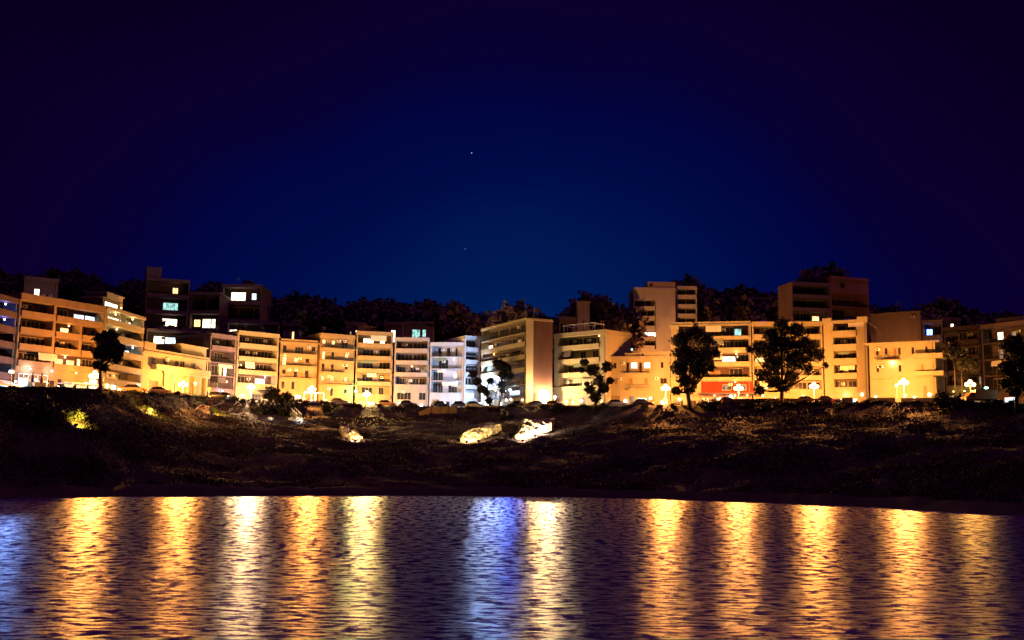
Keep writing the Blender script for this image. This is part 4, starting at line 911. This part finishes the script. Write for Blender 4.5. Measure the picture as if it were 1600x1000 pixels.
# ================================================================ fence, walls, stair rail, signs
def ground_pt(px, d): 
    x = (px-800)/F*d; return Vector((x, d, H(x, d)))
fr = []
f0 = ground_pt(656, float(DB(690))-19.5); root = empty('panel_fence', tuple(f0)); tag(root, 'low ochre panel fence with dark posts on the lit bank below the white block', 'fence')
xs = [656, 676, 690, 703, 716]
for i in range(4):
    a = ground_pt(xs[i], float(DB(690))-19.5)-f0; b2 = ground_pt(xs[i+1], float(DB(690))-19.5)-f0; hh = 1.55; h0 = .75 if i == 0 else hh
    m = MB(); m.v = [(a.x+.06, -.03, a.z-.2), (b2.x-.06, -.03, b2.z-.2), (b2.x-.06, -.03, b2.z+hh), (a.x+.06, -.03, a.z+h0), (a.x+.06, .03, a.z-.2), (b2.x-.06, .03, b2.z-.2), (b2.x-.06, .03, b2.z+hh), (a.x+.06, .03, a.z+h0)]
    m.f = [(0, 1, 2, 3), (7, 6, 5, 4), (0, 3, 7, 4), (1, 5, 6, 2), (3, 2, 6, 7), (0, 4, 5, 1)]; m.build('fence_panel', M['tarp'], root)
for x in xs:
    a = ground_pt(x, float(DB(690))-19.5)-f0; MB().box(a.x-.06, a.x+.06, -.08, .08, a.z-.5, a.z+1.75).build('post', M['iron'], root)
def low_wall(p0, p1, d0, d1, h, label, mat='conc', th=.35):
    n = 10; d0 = float(DB(p0))-15.8; d1 = float(DB(p1))-15.8; g = [(ground_pt(p0+(p1-p0)*i/n, float(DB(p0+(p1-p0)*i/n))-15.8)) for i in range(n+1)]; o = g[0]; m = MB()
    for q in g:
        c = q-o; m.v += [(c.x, c.y, c.z-.6), (c.x, c.y, c.z+h), (c.x, c.y+th, c.z+h), (c.x, c.y+th, c.z-.6)]
    for i in range(n):
        for k in range(4): m.f.append((i*4+k, i*4+(k+1) % 4, i*4+4+(k+1) % 4, i*4+4+k)[::-1])
    m.f += [(0, 1, 2, 3), (n*4+3, n*4+2, n*4+1, n*4)]
    ob = m.build('low_wall', M[mat]); ob.location = o; tag(ob, label, 'wall'); return ob
low_wall(262, 322, 198, 205, .5, 'low pale kerb wall before the villa forecourt', 'cream')
low_wall(728, 1000, 240, 216, .35, 'long low stone wall along the street edge by the parked cars')
low_wall(1130, 1300, 206, 203, .9, 'orange lit garden wall behind the largest tree trunk', 'ochre')
low_wall(1317, 1334, 200, 200, 1.0, 'short pale concrete block wall on the bank below the piered block', 'cream')
low_wall(1356, 1400, 199, 196, .9, 'pale ramp wall below the corner building', 'cream')
low_wall(1410, 1470, 194, 191, .8, 'dark low wall at the foot of the corner building', 'conc')
low_wall(474, 556, 233, 239, .45, 'light striped kerb wall under the pergola posts', 'white')
# pergola posts by the lamp
g0 = ground_pt(474, float(DB(474))-10.6); pr = empty('pergola', tuple(g0)); tag(pr, 'white post pergola around the lamp before the ochre blocks', 'pergola')
tops = []
for px in (477, 495, 508):
    q = ground_pt(px, float(DB(px))-10.6)-g0; MB().box(q.x-.1, q.x+.1, q.y-.1, q.y+.1, q.z-.5, q.z+3.0).build('post', M['wframe'], pr); tops.append(q+Vector((0, 0, 3.0)))
MB().tube(tops, [.12]*3, 6).build('beam', M['wframe'], pr)
# stair rail running down the bank
a = hit(449, 640); b2 = hit(464, 655); sr = empty('stair_railing', tuple(a)); tag(sr, 'white metal stair railing slanting down the bank to the white lit hollow', 'railing')
for off in (.0, .9):
    MB().tube([(off, 0, 1.0), tuple((b2-a)+Vector((off, 0, 1.0)))], [.05, .05], 6).build('handrail', M['wframe'], sr)
    m = MB()
    for k in range(7):
        q = (b2-a)*(k/6); zz = H(a.x+q.x+off, a.y+q.y)-a.z; m.box(q.x+off-.03, q.x+off+.03, q.y-.03, q.y+.03, min(zz, q.z)-.4, q.z+1.0)
    m.build('balusters', M['wframe'], sr)
# boards
def sign(px, py, d, label, mat, shape='round'):
    p = at(px, py, d); z0 = H(p.x, p.y); h = p.z-z0; root = empty('road_sign', (p.x, p.y, z0)); tag(root, label, 'sign')
    MB().tube([(0, 0, -.4), (0, 0, h+.3)], [.05, .05], 6).build('post', M['steel'], root)
    pts = [(.38*math.cos(2*math.pi*k/20), h+.38*math.sin(2*math.pi*k/20)) for k in range(20)]
    MB().prism(pts, -.1, -.06).build('sign_plate', mat, root)
sign(327, 608, 214, 'round orange road sign on a pole before the grey block', M['tarp'])

# ================================================================ vehicles
def car_mesh(kind):
    L_, Wd = (4.3, .86) if kind == 'car' else (5.2, .98)
    if kind == 'car': sec = [(-2.15, .35, .62, .70), (-2.05, .28, .80, .84), (-1.4, .25, .92, .86), (-.2, .25, .95, .87), (.9, .25, .94, .86), (1.6, .26, .86, .85), (2.05, .28, .72, .80), (2.15, .36, .60, .66)]
    b = MB()
    for x, zb, zt, hw in sec:
        b.v += [(x, -hw, zb+.1), (x, -hw*.92, zb), (x, hw*.92, zb), (x, hw, zb+.1), (x, hw, zt-.14), (x, hw*.88, zt), (x, -hw*.88, zt), (x, -hw, zt-.14)]
    for i in range(len(sec)-1):
        for k in range(8): b.f.append((i*8+k, i*8+8+k, i*8+8+(k+1) % 8, i*8+(k+1) % 8))
    b.f += [tuple(range(8)), tuple(reversed(range(len(sec)*8-8, len(sec)*8)))]
    c = MB(); cs = [(-1.75, .90, .93, .74), (-1.25, .92, 1.40, .66), (-.5, .93, 1.46, .66), (.25, .93, 1.42, .65), (1.0, .92, .95, .72)]
    for x, zb, zt, hw in cs: c.v += [(x, -.78, zb), (x, .78, zb), (x, hw*.9, zt), (x, -hw*.9, zt)]
    for i in range(4):
        for k in range(4): c.f.append((i*4+k, i*4+4+k, i*4+4+(k+1) % 4, i*4+(k+1) % 4))
    c.f += [(0, 1, 2, 3), (19, 18, 17, 16)]
    return b, c
def make_car(mat):
    root = empty('parked_car', (0, 0, 0)); b, c = car_mesh('car')
    b.build('body', M[mat], root, True); c.build('cabin', M['carglass'], root)
    MB().box(-1.2, .3, -.57, .57, 1.43, 1.49).build('roof', M[mat], root)
    for sx_ in (-1.32, 1.38):
        for sy_ in (-.80, .80):
            wl = MB().tube([(0, -.11, 0), (0, .11, 0)], [.33, .33], 16).build('wheel', M['tyre'], root, loc=(sx_, sy_, .33))
            MB().tube([(0, -.12, 0), (0, .12, 0)], [.19, .19], 12).build('rim', M['steel'], wl)
    for sy_ in (-.6, .6):
        MB().box(2.08, 2.16, sy_-.14, sy_+.14, .55, .68).build('headlight', M['wframe'], root)
        MB().box(-2.16, -2.08, sy_-.14, sy_+.14, .58, .72).build('tail_light', M['tail'], root)
    return root
M['tail'] = pmat('red_tail_lens', (.4, .01, .01), rough=.3)
M['tail_on'] = emat('lit_tail_lens', (1, .25, .15), 6, var=0); M['head_on'] = emat('lit_head_lens', (1, .93, .75), 14, var=0)
def car(px, d, rz, mat, label, dz=0, proto={}):
    if mat not in proto: o = make_car('car_'+mat); proto[mat] = o
    else: o = copy_tree(proto[mat])
    d = float(DB(px))-13.2; p = ground_pt(px, d); o.location = (p.x, p.y, p.z+dz); o.rotation_euler = (0, 0, rz); tag(o, label, 'car', 'cars parked along the street')
    return o
car(212, 181, .3, 'orange', 'pale orange car at the crest left of the villa door')
car(253, 192, .2, 'orange', 'pale orange car parked before the villa door')
car(342, 211, .1, 'dark', 'dark car before the blue lit shop of the grey block')
car(357, 214, .1, 'silver', 'silver car behind the dark one by the grey block')
car(532, 240, .05, 'dark', 'dark car under the green tinted wall')
car(606, 243, 0, 'orange', 'pale car below the block with the green lamp')
car(640, 243, 0, 'dark', 'black car before the dark garage doors of the pinkish block')
car(690, 241, .6, 'dark', 'large dark car left of the bright shop front')
car(722, 240, -.2, 'blueC', 'dark blue car below the slim white block')
car(744, 238, -.3, 'silver', 'silver car glinting beside the left twisted tree')
car(813, 230, 0, 'dark', 'rounded dark car at the cafe pavilion left end')
car(843, 226, 0, 'dark', 'dark car right before the pavilion lamp')
car(868, 222, -.1, 'orange', 'pale car with lit rear glass right of the pavilion')
car(965, 217, 0, 'silver', 'low silver car beside the shuttered door of the three storey building')
car(1006, 214, 0, 'dark', 'black car in front of the cold lit door')
car(1140, 208, 0, 'redc', 'red car in front of the taverna terrace')
car(1262, 206, 0, 'silver', 'pale car right of the largest tree trunk')
rc = car(1293, 205, 0, 'redc', 'dark red car with glowing lights before the piered block')
for ch in rc.children:
    if ch.name.startswith('tail_light'): ch.data = ch.data.copy(); ch.data.materials[0] = M['tail_on']; ch['label'] = 'lit red tail light'
    if ch.name.startswith('headlight'): ch.data = ch.data.copy(); ch.data.materials[0] = M['head_on']; ch['label'] = 'lit headlight'
# box truck at the right
p = ground_pt(1536, float(DB(1536))-14); tr = empty('box_truck', tuple(p), .05); tag(tr, 'orange lit box truck parked on the crest at the right', 'truck')
MB().box(-1.6, 2.2, -1.0, 1.0, .75, 2.35).build('cargo_box', M['car_orange'], tr)
MB().prism([(-3.3, .5), (-1.65, .5), (-1.65, 1.9), (-2.3, 1.9), (-2.85, 1.25), (-3.3, 1.1)], -.9, .9).build('cab', M['car_orange'], tr)
MB().prism([(-2.75, 1.27), (-1.85, 1.27), (-1.85, 1.78), (-2.3, 1.78)], -.92, .92).build('cab_window', M['carglass'], tr)
MB().box(-1.64, 2.2, -.7, .7, .5, .745).build('chassis', M['iron'], tr)
for x in (-2.5, 1.2):
    for y in (-.88, .88):
        wl = MB().tube([(0, -.13, 0), (0, .13, 0)], [.42, .42], 16).build('wheel', M['tyre'], tr, loc=(x, y, .42)); MB().tube([(0, -.14, 0), (0, .14, 0)], [.22, .22], 12).build('rim', M['steel'], wl)

# cafe parasols by the left cafe
for px, d, lb in ((52, 158, 'closed pale parasol on the left cafe terrace'), (66, 160, 'second closed parasol nearer the cafe canopy')):
    p = ground_pt(px, d); o = empty('parasol', tuple(p)); tag(o, lb, 'parasol')
    MB().tube([(0, 0, -.2), (0, 0, 2.6)], [.04, .04], 6).build('pole', M['steel'], o)
    MB().tube([(0, 0, 1.0), (0, 0, 1.4), (0, 0, 2.5)], [.2, .24, .05], 10).build('canopy', M['awn'], o)

# ================================================================ stars
sm = emat('star_light', (.55, .75, 1), 1.0, var=0); sm2 = emat('faint_star_light', (.15, .45, .8), .4, var=0)
for px, py, r, mt, lb in ((737, 239, 1.5, sm, 'brightest white star high in the dark blue sky'), (727, 389, 1.6, sm2, 'faint star low over the rooftops')):
    q = at(px, py, 3000); tag(MB().ball((0, 0, 0), r, 8, 6).build('star', mt, None, True, tuple(q)), lb, 'star')

# ================================================================ labels of look-alikes: tell them apart by their order within the same spot
ORD = ['leftmost', 'second from left', 'third from left', 'fourth from left', 'fifth from left', 'sixth from left', 'seventh from left', 'eighth from left', 'ninth from left', 'tenth from left']
same = {}
for o in sc.objects:
    if o.parent is None and 'label' in o and 'category' in o: same.setdefault(o['label'], []).append(o)
for lb, os_ in same.items():
    if 1 < len(os_) <= 10:
        os_.sort(key=lambda q: q.location.x/max(q.location.y, 1))
        for i, o in enumerate(os_): o['label'] = ORD[i]+' '+lb
